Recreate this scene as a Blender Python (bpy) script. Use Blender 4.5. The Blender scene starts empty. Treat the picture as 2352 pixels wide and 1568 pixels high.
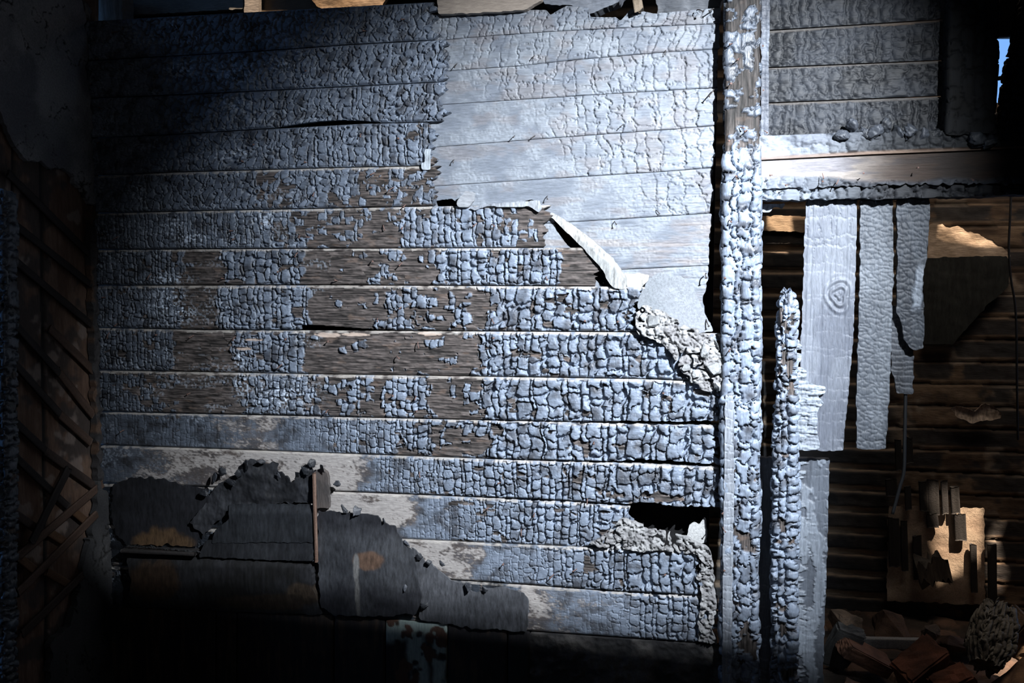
import bpy, bmesh, math, random
import numpy as np
from mathutils import Vector, Matrix
from mathutils.geometry import tessellate_polygon

S = bpy.context.scene
COLL = S.collection
random.seed(7)

# ------------------------------------------------------------------ camera
W, H, F = 2352, 1568, 2160.0
TH, PH = math.radians(13.6), math.radians(4.87)
CAM = np.array((0.0, -3.6, 1.9))
fw = np.array((-math.sin(TH) * math.cos(PH), math.cos(TH) * math.cos(PH), -math.sin(PH)))
rt = np.array((math.cos(TH), math.sin(TH), 0.0))
up = np.cross(rt, fw)
cam_d = bpy.data.cameras.new('camera')
cam_d.sensor_width = 36.0
cam_d.lens = F * 36.0 / W
cam_d.clip_end = 100
cam = bpy.data.objects.new('camera', cam_d)
COLL.objects.link(cam)
cam.matrix_world = Matrix(((rt[0], up[0], -fw[0], CAM[0]), (rt[1], up[1], -fw[1], CAM[1]), (rt[2], up[2], -fw[2], CAM[2]), (0, 0, 0, 1)))
S.camera = cam

# ------------------------------------------------------------------ sky, sun, lamp, exposure
wd = bpy.data.worlds.new('sky'); S.world = wd; wd.use_nodes = True
bg = wd.node_tree.nodes['Background']
bg.inputs['Color'].default_value = (0.22, 0.48, 1.0, 1); bg.inputs['Strength'].default_value = 1.0
S.view_settings.view_transform = 'Standard'
S.view_settings.look = 'None'
S.view_settings.gamma = 1
S.view_settings.exposure = 0.0
S.view_settings.use_curve_mapping = False
SUN_DIR = np.array((-0.30, 0.30, -0.905)); SUN_DIR /= np.linalg.norm(SUN_DIR)
def lamp(kind, name, loc, target, energy, color, **kw):
    d = bpy.data.lights.new(name, kind); d.energy = energy; d.color = color
    for k, v in kw.items(): setattr(d, k, v)
    o = bpy.data.objects.new(name, d); COLL.objects.link(o); o.location = loc
    o.rotation_euler = (Vector(target) - Vector(loc)).to_track_quat('-Z', 'Y').to_euler()
    return o
lamp('SUN', 'sun', (0, 0, 8), tuple(np.array((0, 0, 8)) + SUN_DIR), 24.0, (1.0, 0.76, 0.55), angle=math.radians(0.6))
SPOT_LOC = (1.2, -2.5, 3.3)
lamp('SPOT', 'key_spot', SPOT_LOC, (-0.42, 0, 1.75), 1900.0, (0.90, 0.95, 1.0), spot_size=math.radians(53), spot_blend=1.0, shadow_soft_size=0.014)  # added spot for the light from upper right; its source is unseen
lamp('AREA', 'left_fill_light', (0.2, -4.6, 2.6), (-1.2, 0, 1.9), 4.0, (0.9, 0.93, 1.0), shape='RECTANGLE', size=0.9, size_y=0.9)  # fill light added to lift the dark left side; no doorway is there

lamp('AREA', 'back_room_fill', (1.4, .75, 3.3), (1.3, 1.6, .9), 13.0, (1.0, 0.82, 0.66), shape='RECTANGLE', size=1.2, size_y=.5)  # ambient fill light added under the roof to lift the back room

# ------------------------------------------------------------------ pixel rays <-> planes of the building
def ray(px, py):
    px = np.asarray(px, float); py = np.asarray(py, float)
    return fw + np.multiply.outer((px - W / 2) / F, rt) - np.multiply.outer((py - H / 2) / F, up)
def on_y(px, py, y):
    d = ray(px, py); t = (y - CAM[1]) / d[..., 1]
    return CAM + d * t[..., None]
def on_x(px, py, x):
    d = ray(px, py); t = (x - CAM[0]) / d[..., 0]
    return CAM + d * t[..., None]
def on_z(px, py, z):
    d = ray(px, py); t = (z - CAM[2]) / d[..., 2]
    return CAM + d * t[..., None]
def to_px(P):
    q = P - CAM; z = q @ fw
    return W / 2 + F * (q @ rt) / z, H / 2 - F * (q @ up) / z
XC = float(on_y(228, 600, 0.0)[0])          # the corner with the plastered side wall

# ------------------------------------------------------------------ numpy noise
def hsh(i, j, s):
    a = (i.astype(np.int64) * 374761393 + j.astype(np.int64) * 668265263 + s * 1442695041) & 0xFFFFFFFF
    a = ((a ^ (a >> 13)) * 1274126177) & 0xFFFFFFFF
    a = ((a ^ (a >> 16)) * 2246822519) & 0xFFFFFFFF
    return ((a ^ (a >> 15)) & 0xFFFFFF) / float(0x1000000)
def vn(u, v, s=0):
    i = np.floor(u); j = np.floor(v); a = u - i; b = v - j
    a = a * a * (3 - 2 * a); b = b * b * (3 - 2 * b)
    return (hsh(i, j, s) * (1 - a) + hsh(i + 1, j, s) * a) * (1 - b) + (hsh(i, j + 1, s) * (1 - a) + hsh(i + 1, j + 1, s) * a) * b
def fbm(u, v, s=0, o=4):
    t = 0; w = 0.5; n = 0
    for k in range(o):
        t = t + w * vn(u * 2 ** k, v * 2 ** k, s + 17 * k); n += w; w *= 0.5
    return t / n
def sst(a, b, x):
    t = np.clip((x - a) / (b - a), 0, 1); return t * t * (3 - 2 * t)
def mix(a, b, t):
    return a + (b - a) * t
def mixc(a, b, t):
    return np.asarray(a) + (np.asarray(b) - np.asarray(a)) * np.asarray(t)[..., None]
def cells1(u, row, s, jit=0.8):
    """uneven 1-D cells: index and distance to the nearest border, in cells"""
    i = np.floor(u)
    def b(k): return k + (hsh(k, row, s) - 0.5) * jit
    lo, hi = b(i), b(i + 1)
    idx = np.where(u < lo, i - 1, np.where(u > hi, i + 1, i))
    l, h = b(idx), b(idx + 1)
    return idx, np.minimum(u - l, h - u), (u - l) / np.maximum(h - l, 1e-3)
def bricks(X, Z, s, cw, ch, warp=0.5):
    """alligator char: long wavy cracks across the grain broken by short ones along it"""
    wu = (fbm(X * 9, Z * 16, s + 1, 3) - .5) * 1.6 * warp + (fbm(X * 75, Z * 75, s + 2, 3) - .5) * 0.7 * warp
    wv = (fbm(X * 30, Z * 14, s + 3, 3) - .5) * 1.2 * warp + (fbm(X * 85, Z * 85, s + 4, 3) - .5) * 0.6 * warp
    u = X / cw + wu; v = Z / ch + wv
    seg = np.floor(v / 3.1 + hsh(np.floor(u / 4), np.zeros_like(u), s + 5))
    ci, eu, fu = cells1(u, np.zeros_like(u) + seg * 0, s + 6)
    vi, ev, fv = cells1(v + hsh(ci, ci * 0, s + 8) * 7, ci, s + 9)
    eu = eu * cw; ev = ev * ch
    e = eu * ev / (eu + ev + 1e-6) * 1.25
    e = np.minimum(e, np.minimum(eu, ev))
    return e, hsh(ci, vi, s + 11), hsh(ci, vi, s + 12), fu, fv
def voro(U, V, s, jit=0.9, p=2.0):
    iu = np.floor(U); iv = np.floor(V)
    d1 = np.full(U.shape, 9.0); d2 = np.full(U.shape, 9.0); r = np.zeros(U.shape)
    for a in (-1, 0, 1):
        for b in (-1, 0, 1):
            ci = iu + a; cj = iv + b
            x = ci + .5 + (hsh(ci, cj, s) - .5) * jit - U; y = cj + .5 + (hsh(ci, cj, s + 1) - .5) * jit - V
            d = (np.abs(x) ** p + np.abs(y) ** p) ** (1 / p); n = d < d1
            d2 = np.where(n, d1, np.minimum(d2, d)); r = np.where(n, hsh(ci, cj, s + 2), r); d1 = np.where(n, d, d1)
    return d1, d2 - d1, r
def inpoly(px, py, poly):
    r = np.zeros(px.shape, bool); n = len(poly)
    for k in range(n):
        x1, y1 = poly[k]; x2, y2 = poly[(k + 1) % n]
        if y1 == y2: continue
        c = ((y1 > py) != (y2 > py)) & (px < (x2 - x1) * (py - y1) / (y2 - y1) + x1)
        r ^= c
    return r
def lerp_pts(pts, x):
    p = np.array(pts, float); return np.interp(x, p[:, 0], p[:, 1])

# ------------------------------------------------------------------ materials (albedo per vertex in "Col", roughness in its alpha)
def make_mat(name, stretch, bump=0.5, dist=0.002, scale=160, spec=0.5, modlo=0.72, modhi=1.25):
    m = bpy.data.materials.new(name); m.use_nodes = True; nt = m.node_tree; N = nt.nodes; L = nt.links
    b = N['Principled BSDF']
    at = N.new('ShaderNodeAttribute'); at.attribute_name = 'Col'
    tc = N.new('ShaderNodeTexCoord'); mp = N.new('ShaderNodeMapping'); mp.inputs['Scale'].default_value = stretch
    L.new(tc.outputs['Object'], mp.inputs['Vector'])
    n1 = N.new('ShaderNodeTexNoise'); n1.inputs['Scale'].default_value = scale; n1.inputs['Detail'].default_value = 4; n1.inputs['Roughness'].default_value = 0.7
    L.new(mp.outputs['Vector'], n1.inputs['Vector'])
    mr = N.new('ShaderNodeMapRange'); mr.inputs['From Min'].default_value = .3; mr.inputs['From Max'].default_value = .7
    mr.inputs['To Min'].default_value = modlo; mr.inputs['To Max'].default_value = modhi
    L.new(n1.outputs['Fac'], mr.inputs['Value'])
    mu = N.new('ShaderNodeVectorMath'); mu.operation = 'SCALE'
    L.new(at.outputs['Color'], mu.inputs[0]); L.new(mr.outputs['Result'], mu.inputs['Scale'])
    L.new(mu.outputs['Vector'], b.inputs['Base Color']); L.new(at.outputs['Alpha'], b.inputs['Roughness'])
    b.inputs['Specular IOR Level'].default_value = spec
    bp = N.new('ShaderNodeBump'); bp.inputs['Strength'].default_value = bump; bp.inputs['Distance'].default_value = dist
    L.new(n1.outputs['Fac'], bp.inputs['Height']); L.new(bp.outputs['Normal'], b.inputs['Normal'])
    return m
M_H = make_mat('char_grain_across', (0.16, 1, 1), 0.7, 0.003, 170)
M_V = make_mat('char_grain_upright', (1, 1, 0.16), 0.7, 0.003, 170)
M_R = make_mat('rough_grain', (1, 1, 1), 0.6, 0.003, 130)
M_S = make_mat('sooty_sheet', (1, 1, 0.25), 0.35, 0.002, 90, 0.45, .45, 1.6)
def plain(name, col, rough=0.6, metal=0.0, spec=0.5):
    m = bpy.data.materials.new(name); m.use_nodes = True; N = m.node_tree.nodes; b = N['Principled BSDF']
    n = N.new('ShaderNodeTexNoise'); n.inputs['Scale'].default_value = 90; n.inputs['Detail'].default_value = 3
    r = N.new('ShaderNodeValToRGB'); r.color_ramp.elements[0].position = .3; r.color_ramp.elements[1].position = .7
    r.color_ramp.elements[0].color = tuple(c * .6 for c in col) + (1,); r.color_ramp.elements[1].color = tuple(min(1, c * 1.3) for c in col) + (1,)
    m.node_tree.links.new(n.outputs['Fac'], r.inputs['Fac']); m.node_tree.links.new(r.outputs['Color'], b.inputs['Base Color'])
    b.inputs['Roughness'].default_value = rough; b.inputs['Metallic'].default_value = metal; b.inputs['Specular IOR Level'].default_value = spec
    return m
M_NAIL = plain('rusty_iron', (0.15, 0.088, 0.075), 0.7)
M_NAILD = plain('sooty_iron', (0.05, 0.045, 0.045), 0.6)
M_SOOT = plain('soot_black', (0.012, 0.012, 0.013), 0.9, spec=0.1)

# ------------------------------------------------------------------ tagging and mesh building
def tag(o, label=None, cat=None, group=None, kind=None):
    if label: o['label'] = label
    if cat: o['category'] = cat
    if group: o['group'] = group
    if kind: o['kind'] = kind
    return o
def mesh_obj(name, V, Q, col, mat, parent=None, smooth=True, tris=None):
    me = bpy.data.meshes.new(name)
    nq = len(Q); V = np.asarray(V, np.float32)
    me.vertices.add(len(V)); me.vertices.foreach_set('co', V.ravel())
    me.loops.add(nq * 4); me.loops.foreach_set('vertex_index', np.asarray(Q, np.int32).ravel())
    me.polygons.add(nq); me.polygons.foreach_set('loop_start', np.arange(nq, dtype=np.int32) * 4)
    me.polygons.foreach_set('loop_total', np.full(nq, 4, np.int32))
    me.polygons.foreach_set('use_smooth', np.full(nq, smooth, bool))
    me.update(calc_edges=True)
    if col is not None:
        a = me.color_attributes.new('Col', 'FLOAT_COLOR', 'POINT'); a.data.foreach_set('color', np.asarray(col, np.float32).ravel())
    me.materials.append(mat)
    o = bpy.data.objects.new(name, me); COLL.objects.link(o)
    if parent: o.parent = parent
    return o
def grid_mesh(name, P, Nrm, h, col, mask, thick, mat, parent=None, smooth=True):
    """P (n,m,3) rest surface, displaced by h along Nrm; faces where mask; border walls back by thick"""
    n, m = P.shape[:2]
    Nv = np.broadcast_to(np.asarray(Nrm, float), P.shape)
    V = P + Nv * h[..., None]
    idx = np.arange(n * m).reshape(n, m)
    fm = mask[:-1, :-1] & mask[1:, :-1] & mask[:-1, 1:] & mask[1:, 1:]
    Q = np.stack((idx[:-1, :-1], idx[:-1, 1:], idx[1:, 1:], idx[1:, :-1]), -1)[fm]
    if len(Q) == 0: return None
    fp = np.pad(fm, 1)
    I = slice(1, -1)
    E = []
    def bord(nb, a, b):
        k = fm & ~nb
        E.append(np.stack((a[k], b[k]), -1))
    bord(fp[:-2, 1:-1], idx[:-1, :-1], idx[:-1, 1:])
    bord(fp[2:, 1:-1], idx[1:, 1:], idx[1:, :-1])
    bord(fp[1:-1, :-2], idx[1:, :-1], idx[:-1, :-1])
    bord(fp[1:-1, 2:], idx[:-1, 1:], idx[1:, 1:])
    E = np.concatenate(E)
    Vf = V.reshape(-1, 3); Cf = col.reshape(-1, 4)
    ue, inv = np.unique(E, return_inverse=True); inv = inv.reshape(E.shape)
    Pf = P.reshape(-1, 3).copy(); Vf = Vf.copy()
    for _ in range(3):                # soften the stair-steps of the cut edge
        for arr in (Pf, Vf):
            acc = np.zeros((len(ue), 3)); cnt = np.zeros(len(ue)); a0 = arr[ue]
            for c_, d_ in ((0, 1), (1, 0)):
                np.add.at(acc, inv[:, c_], a0[inv[:, d_]]); np.add.at(cnt, inv[:, c_], 1)
            new = a0 * .4 + .6 * acc / cnt[:, None]
            hold = cnt > 2
            new[hold] = a0[hold]; arr[ue] = new
    Pb = Pf[ue] - Nv.reshape(-1, 3)[ue] * thick
    front2 = Vf[ue]                       # doubled rim so the edge stays crisp
    base = len(Vf)
    Qs = np.stack((base + inv[:, 0], base + len(ue) + inv[:, 0], base + len(ue) + inv[:, 1], base + inv[:, 1]), -1)
    cu = Cf[ue]
    Vall = np.concatenate((Vf, front2, Pb)); Call = np.concatenate((Cf, cu, cu)); Qall = np.concatenate((Q, Qs))
    used = np.unique(Qall); rm = np.full(len(Vall), -1); rm[used] = np.arange(len(used))
    return mesh_obj(name, Vall[used], rm[Qall], Call[used], mat, parent, smooth)
def rgba(c, r):
    c = np.asarray(c, float)
    r = np.broadcast_to(np.asarray(r, float), c.shape[:-1])
    return np.concatenate((c, r[..., None]), -1)

# patch between two pixel polylines (top and bottom edges) on a plane
def patch(name, top, bot, y, fld, mat, thick=0.02, step=0.003, side=False, parent=None, poly=None, hole=None, rag=0.0, seed=0, smooth=True):
    x0, x1 = min(p[0] for p in top), max(p[0] for p in top)
    pl = (lambda a, b: on_x(a, b, y)) if side else (lambda a, b: on_y(a, b, y))
    ax = 1 if side else 0
    ym = lerp_pts(top, (x0 + x1) / 2); yb = lerp_pts(bot, (x0 + x1) / 2)
    A = pl(x0, ym); B = pl(x1, ym); C = pl((x0 + x1) / 2, ym); D = pl((x0 + x1) / 2, yb)
    nx = max(4, int(abs(B[ax] - A[ax]) / step) + 1); nz = max(4, int(abs(C[2] - D[2]) / step) + 1)
    PX, vv = np.meshgrid(np.linspace(x0, x1, nx), np.linspace(0, 1, nz), indexing='ij')
    PY = mix(lerp_pts(top, PX), lerp_pts(bot, PX), vv)
    P = pl(PX, PY)
    X = P[..., ax]; Z = P[..., 2]
    mask = np.ones(PX.shape, bool)
    jx = (fbm(X * 40, Z * 40, seed + 901, 3) - .5) * rag; jy = (fbm(X * 40, Z * 40, seed + 902, 3) - .5) * rag
    if poly is not None: mask &= inpoly(PX + jx, PY + jy, poly)
    for q in (hole or []): mask &= ~inpoly(PX + jx, PY + jy, q)
    h, col, mk = fld(X, Z, PX, PY, vv)
    if mk is not None: mask &= mk
    if mask.sum() < 8: return None
    nrm = (1.0, 0, 0) if side else (0, -1.0, 0)
    P = P if not side else P
    return grid_mesh(name, P if not side else P, nrm, h, col, mask, thick, mat, parent, smooth)
def ppoly(name, poly, y, fld, mat, thick=0.006, step=0.0035, side=False, parent=None, hole=None, rag=6, seed=0, smooth=True):
    xs = [p[0] for p in poly]; ys = [p[1] for p in poly]
    t = [(min(xs), min(ys)), (max(xs), min(ys))]; b = [(min(xs), max(ys)), (max(xs), max(ys))]
    return patch(name, t, b, y, fld, mat, thick, step, side, parent, poly, hole, rag, seed, smooth)

# timber with a rectangular section, charred all round; A -> B is its axis
def timber(name, A, B, w, d, fld, mat, front=(0, -1, 0), step=0.0035, rag=0.0, parent=None, seed=0, taper=None, cap=True, smooth=True):
    A = np.array(A, float); B = np.array(B, float); ax = B - A; Lg = np.linalg.norm(ax); ax /= Lg
    f = np.array(front, float); f -= ax * f.dot(ax); f /= np.linalg.norm(f); s = np.cross(f, ax)
    r = min(w, d) * 0.12; per = 2 * (w + d)
    n = max(16, int(per / step)); m = max(4, int(Lg / step))
    t = np.linspace(0, per, n, endpoint=False)
    pts = []; nr = []
    for q in t:                       # start mid back, go round
        q = (q + w / 2) % per
        if q < w: p = (q - w / 2, -d / 2); k = (0, -1)
        elif q < w + d: p = (w / 2, q - w - d / 2); k = (1, 0)
        elif q < 2 * w + d: p = (w / 2 - (q - w - d), d / 2); k = (0, 1)
        else: p = (-w / 2, d / 2 - (q - 2 * w - d)); k = (-1, 0)
        cx = min(max(p[0], -w / 2 + r), w / 2 - r); cy = min(max(p[1], -d / 2 + r), d / 2 - r)
        dx, dy = p[0] - cx, p[1] - cy; l = math.hypot(dx, dy)
        if abs(p[0]) > w / 2 - r and abs(p[1]) > d / 2 - r and l > 0:
            p = (cx + dx / l * r, cy + dy / l * r); k = (dx / l, dy / l)
        pts.append(p); nr.append(k)
    pts = np.array(pts); nr = np.array(nr)
    U, Vv = np.meshgrid(t, np.linspace(0, 1, m), indexing='ij')
    e0 = (fbm(U * 45, U * 0, seed + 31, 3) - .5) * rag; e1 = (fbm(U * 45, U * 0 + 5, seed + 32, 3) - .5) * rag
    Ln = e0 + (Lg + e1 - e0) * Vv
    tp = np.ones_like(Ln) if taper is None else np.interp(Vv, [k[0] for k in taper], [k[1] for k in taper])
    h, col = fld(U, Ln, Vv)
    P = A + Ln[..., None] * ax + (pts[:, 0][:, None] * tp)[..., None] * s + (pts[:, 1][:, None] * (0.5 + 0.5 * tp))[..., None] * f
    Nn = nr[:, 0][:, None, None] * s + nr[:, 1][:, None, None] * f
    V = P + np.broadcast_to(Nn, P.shape) * h[..., None]
    idx = np.arange(n * m).reshape(n, m); nx_ = np.roll(idx, -1, axis=0)
    Q = np.stack((idx[:, :-1], nx_[:, :-1], nx_[:, 1:], idx[:, 1:]), -1).reshape(-1, 4)
    Vf = V.reshape(-1, 3); Cf = col.reshape(-1, 4)
    if cap:
        extra = []; ec = []
        for e in (0, m - 1):
            c = V[:, e].mean(0); i0 = len(Vf) + len(extra); extra.append(c); ec.append(Cf[idx[0, e]])
            a = idx[:, e]; b = nx_[:, e]; mid = np.full(n, i0)
            k = np.arange(0, n, 2)
            q = np.stack((mid[k], a[k], b[k], nx_[(k + 1) % n, e]), -1)
            if e: q = q[:, ::-1]
            Q = np.concatenate((Q, q))
        Vf = np.concatenate((Vf, extra)); Cf = np.concatenate((Cf, ec))
    # outward check
    o = mesh_obj(name, Vf, Q, Cf, mat, parent, smooth)
    return o

# ------------------------------------------------------------------ surface recipes
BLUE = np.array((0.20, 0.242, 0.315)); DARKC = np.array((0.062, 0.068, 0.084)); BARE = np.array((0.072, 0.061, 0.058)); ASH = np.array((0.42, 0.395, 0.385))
def char_layers(X, Z, seed, cw, ch, Hh, cov, tone=1.0, warp=0.5, gw=0.0016, grain='x', scaly=False):
    """height and albedo of charred wood; cov = share of blocks still in place"""
    if scaly:
        q = (fbm(X * 22, Z * 22, seed + 1, 3) - .5); q2 = (fbm(X * 70, Z * 70, seed + 2, 3) - .5)
        dd, e, r1 = voro(X / cw + q * 1.1 + q2 * .7, Z / ch + q * .9 - q2 * .6, seed, 1.0)
        e = e * min(cw, ch) * .8; r2 = (r1 * 7.13) % 1; fu = .5 + (r2 - .5) * dd; fv = fu
    else: e, r1, r2, fu, fv = bricks(X, Z, seed, cw, ch, warp)
    lown = fbm(X * 14, Z * 26, seed + 40, 3)
    keep = (cov > 0.985) | ((r2 * .45 + lown * .9 - .18) < cov * 0.92)
    gw = gw * (.6 + 1.3 * sst(.3, .75, fbm(X * 33, Z * 33, seed + 41, 3)))
    w = np.minimum(cw, ch) * 0.30
    s = np.clip((e - gw) / w, 0, 1)
    pil = Hh * (0.62 + 0.38 * np.sqrt(s)) * (0.6 + 0.7 * r1) + (fu - .5) * (r2 - .5) * Hh * 0.3 + (fv - .5) * (r1 - .5) * Hh * 0.25
    ck = np.abs(fbm(X * 42, Z * 42, seed + 44, 2) - .5); pil = pil - .0016 * sst(.022, .006, ck) * (Hh > .004)
    pil += (fbm(X * 90, Z * 90, seed + 60, 2) - .5) * 0.0014
    crack = e < gw
    if grain == 'x': g1 = fbm(X * 16, Z * 330, seed + 50, 3); g2 = fbm(X * 45, Z * 120, seed + 51, 3)
    else: g1 = fbm(X * 330, Z * 16, seed + 50, 3); g2 = fbm(X * 120, Z * 45, seed + 51, 3)
    bare = (g1 - .5) * 0.005 + (g2 - .5) * 0.006
    h = np.where(keep, np.where(crack, -np.minimum(0.009, Hh * 1.1), pil), bare)
    a = sst(.18, .62, fbm(X * 28, Z * 32, seed + 70, 4) * .85 + r1 * .15)
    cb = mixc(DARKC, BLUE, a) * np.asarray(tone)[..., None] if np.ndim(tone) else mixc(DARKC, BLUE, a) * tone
    cb = cb * (0.92 + 0.16 * r1)[..., None]
    bb = BARE * (0.12 + 1.9 * sst(.25, .8, g1) * (0.45 + g2))[..., None]
    br = sst(.66, .8, fbm(X * 20, Z * 60, seed + 75, 3))
    bb = mixc(bb, np.array((.20, .14, .11)) , br * .4)
    col = np.where(keep[..., None], cb, bb)
    rough = np.where(keep, 0.42, 0.75)
    return h, col, rough, keep, e

# ------------------------------------------------------------------ main wall: planks still carrying their char
SEAMS = [
 [(190,48),(400,36),(800,14),(1000,3),(1700,-30)],
 [(200,139),(361,130),(596,117),(800,102),(988,92),(1700,50)],
 [(210,225),(440,216),(800,198),(1000,188),(1700,150)],
 [(218,316),(390,309),(600,296),(830,283),(975,280),(1700,250)],
 [(222,403),(400,395),(750,385),(985,380),(1700,350)],
 [(226,489),(480,483),(750,478),(1030,472),(1250,470),(1700,460)],
 [(228,573),(500,571),(750,570),(1240,568),(1700,565)],
 [(230,655),(750,654),(1370,657),(1700,660)],
 [(232,752),(470,757),(750,758),(1465,762),(1700,765)],
 [(235,850),(700,858),(1100,864),(1490,870),(1700,880)],
 [(240,945),(700,955),(1200,966),(1660,976)],
 [(245,1022),(480,1030),(750,1040),(1200,1056),(1450,1063),(1660,1072)],
 [(250,1110),(760,1128),(1000,1137),(1300,1150),(1430,1160),(1660,1172)],
 [(250,1205),(760,1225),(940,1238),(1200,1250),(1400,1258),(1660,1264)],
 [(250,1300),(940,1325),(1200,1342),(1400,1357),(1660,1370)],
 [(250,1400),(900,1425),(1230,1450),(1400,1462),(1660,1480)],
]
# x, coverage, size, block height mm, ash, tone
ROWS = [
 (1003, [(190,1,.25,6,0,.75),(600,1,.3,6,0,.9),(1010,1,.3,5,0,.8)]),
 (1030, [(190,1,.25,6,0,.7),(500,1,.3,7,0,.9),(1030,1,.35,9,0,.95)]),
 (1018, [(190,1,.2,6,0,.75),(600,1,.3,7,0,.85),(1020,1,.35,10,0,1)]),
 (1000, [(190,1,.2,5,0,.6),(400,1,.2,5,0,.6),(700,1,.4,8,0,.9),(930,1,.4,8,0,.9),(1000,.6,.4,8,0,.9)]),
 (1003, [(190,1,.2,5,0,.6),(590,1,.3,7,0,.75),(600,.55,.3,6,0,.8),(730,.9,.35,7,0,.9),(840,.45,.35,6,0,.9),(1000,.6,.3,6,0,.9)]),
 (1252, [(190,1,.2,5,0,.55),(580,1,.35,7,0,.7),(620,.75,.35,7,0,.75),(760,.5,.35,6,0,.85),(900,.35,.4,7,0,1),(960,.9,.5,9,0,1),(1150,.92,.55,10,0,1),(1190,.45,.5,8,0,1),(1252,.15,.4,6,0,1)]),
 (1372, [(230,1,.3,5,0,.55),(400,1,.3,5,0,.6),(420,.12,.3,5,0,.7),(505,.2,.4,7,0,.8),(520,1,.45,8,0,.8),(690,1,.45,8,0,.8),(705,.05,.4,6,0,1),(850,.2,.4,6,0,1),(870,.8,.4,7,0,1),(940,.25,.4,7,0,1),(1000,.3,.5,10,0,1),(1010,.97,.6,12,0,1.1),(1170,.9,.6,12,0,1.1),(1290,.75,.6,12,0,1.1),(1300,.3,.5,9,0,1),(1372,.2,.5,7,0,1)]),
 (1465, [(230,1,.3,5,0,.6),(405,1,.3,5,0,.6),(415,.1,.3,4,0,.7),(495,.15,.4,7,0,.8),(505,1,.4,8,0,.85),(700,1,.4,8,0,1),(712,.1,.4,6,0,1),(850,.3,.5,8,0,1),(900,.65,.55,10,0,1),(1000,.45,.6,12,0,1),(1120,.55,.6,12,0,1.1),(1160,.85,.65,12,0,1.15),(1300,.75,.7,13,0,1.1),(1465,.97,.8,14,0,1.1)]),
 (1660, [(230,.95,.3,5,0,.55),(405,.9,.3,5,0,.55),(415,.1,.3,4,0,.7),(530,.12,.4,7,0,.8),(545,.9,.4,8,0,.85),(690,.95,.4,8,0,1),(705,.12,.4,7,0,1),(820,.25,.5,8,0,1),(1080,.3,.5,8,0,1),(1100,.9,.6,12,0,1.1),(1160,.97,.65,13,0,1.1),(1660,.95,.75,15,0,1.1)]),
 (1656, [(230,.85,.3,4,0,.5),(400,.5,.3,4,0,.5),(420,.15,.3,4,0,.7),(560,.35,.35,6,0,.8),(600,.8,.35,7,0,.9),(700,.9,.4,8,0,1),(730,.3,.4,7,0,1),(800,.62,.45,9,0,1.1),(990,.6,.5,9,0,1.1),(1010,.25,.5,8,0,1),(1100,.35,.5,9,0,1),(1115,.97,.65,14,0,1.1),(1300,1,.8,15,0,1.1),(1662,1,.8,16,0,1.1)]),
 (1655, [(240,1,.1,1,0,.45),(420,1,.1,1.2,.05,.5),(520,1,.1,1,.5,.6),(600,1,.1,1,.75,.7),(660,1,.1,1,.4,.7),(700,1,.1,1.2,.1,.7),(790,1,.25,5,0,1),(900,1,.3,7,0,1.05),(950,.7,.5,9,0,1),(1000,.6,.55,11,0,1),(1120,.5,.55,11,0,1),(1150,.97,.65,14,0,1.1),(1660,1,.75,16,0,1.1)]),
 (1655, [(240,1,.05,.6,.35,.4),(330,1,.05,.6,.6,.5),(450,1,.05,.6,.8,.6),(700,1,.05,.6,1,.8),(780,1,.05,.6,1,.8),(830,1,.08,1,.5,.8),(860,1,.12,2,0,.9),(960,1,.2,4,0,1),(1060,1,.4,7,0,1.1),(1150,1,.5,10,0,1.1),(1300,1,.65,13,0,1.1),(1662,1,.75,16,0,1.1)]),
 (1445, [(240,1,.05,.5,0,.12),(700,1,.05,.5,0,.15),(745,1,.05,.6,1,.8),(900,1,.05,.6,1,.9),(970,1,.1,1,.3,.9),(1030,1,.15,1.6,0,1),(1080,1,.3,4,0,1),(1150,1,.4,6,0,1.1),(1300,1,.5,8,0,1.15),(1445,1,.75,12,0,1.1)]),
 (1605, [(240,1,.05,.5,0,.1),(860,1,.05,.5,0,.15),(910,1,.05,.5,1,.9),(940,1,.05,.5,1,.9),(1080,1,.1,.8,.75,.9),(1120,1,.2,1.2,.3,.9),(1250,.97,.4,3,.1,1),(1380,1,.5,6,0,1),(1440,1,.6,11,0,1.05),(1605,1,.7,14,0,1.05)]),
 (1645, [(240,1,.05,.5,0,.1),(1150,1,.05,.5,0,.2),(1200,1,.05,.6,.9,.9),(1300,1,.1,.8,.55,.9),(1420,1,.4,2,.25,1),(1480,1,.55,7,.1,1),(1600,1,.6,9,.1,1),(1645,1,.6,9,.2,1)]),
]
PLABEL = ['topmost of the charred wall planks at left, its top edge under the daylit boards',
 'charred wall plank second from the top at left, with pale speckled patches',
 'charred wall plank third from the top at left, ending in a curled pale flake',
 'charred wall plank below the long black gap, its right end by a pale strip',
 'scorched wall plank fifth from the top with a white painted glint near its left end',
 'charred wall plank ending just left of the torn flap, bare brown wood near its end',
 'charred wall plank whose jagged brown tip points under the torn curled flap',
 'charred wall plank with tall split blocks at its right end below the pale sheet',
 'wall plank with pale bare slivers in its middle, ending in crumbs beside the post',
 'wall plank with the biggest cracked char blocks, second above the ash-streaked ones',
 'wall plank smooth with white ash smears at left and chunky char at right',
 'long wall plank pale and ashy at left above the burnt sheets, blocky at right',
 'wall plank ending left of the black hole beside the post, ashy at its left',
 'grey wall plank running below the black hole, ridged char blocks at its right end',
 'lowest wall plank, smooth grey at left with a neat grid of blocks at right']
GLINTS = [(4,317,440,14,20),(1,420,160,40,20),(1,540,165,60,26),(1,640,150,40,22),(3,545,350,36,10),(3,505,362,30,8),(0,402,58,12,10),(0,402,98,8,8),(2,540,240,40,16),(5,400,520,30,20),(5,440,545,40,14),(5,610,505,20,20),(7,380,690,40,36),(7,420,720,30,20),(6,390,640,40,12),(9,650,905,60,30),(9,560,880,20,30),(8,552,828,12,20)]
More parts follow.
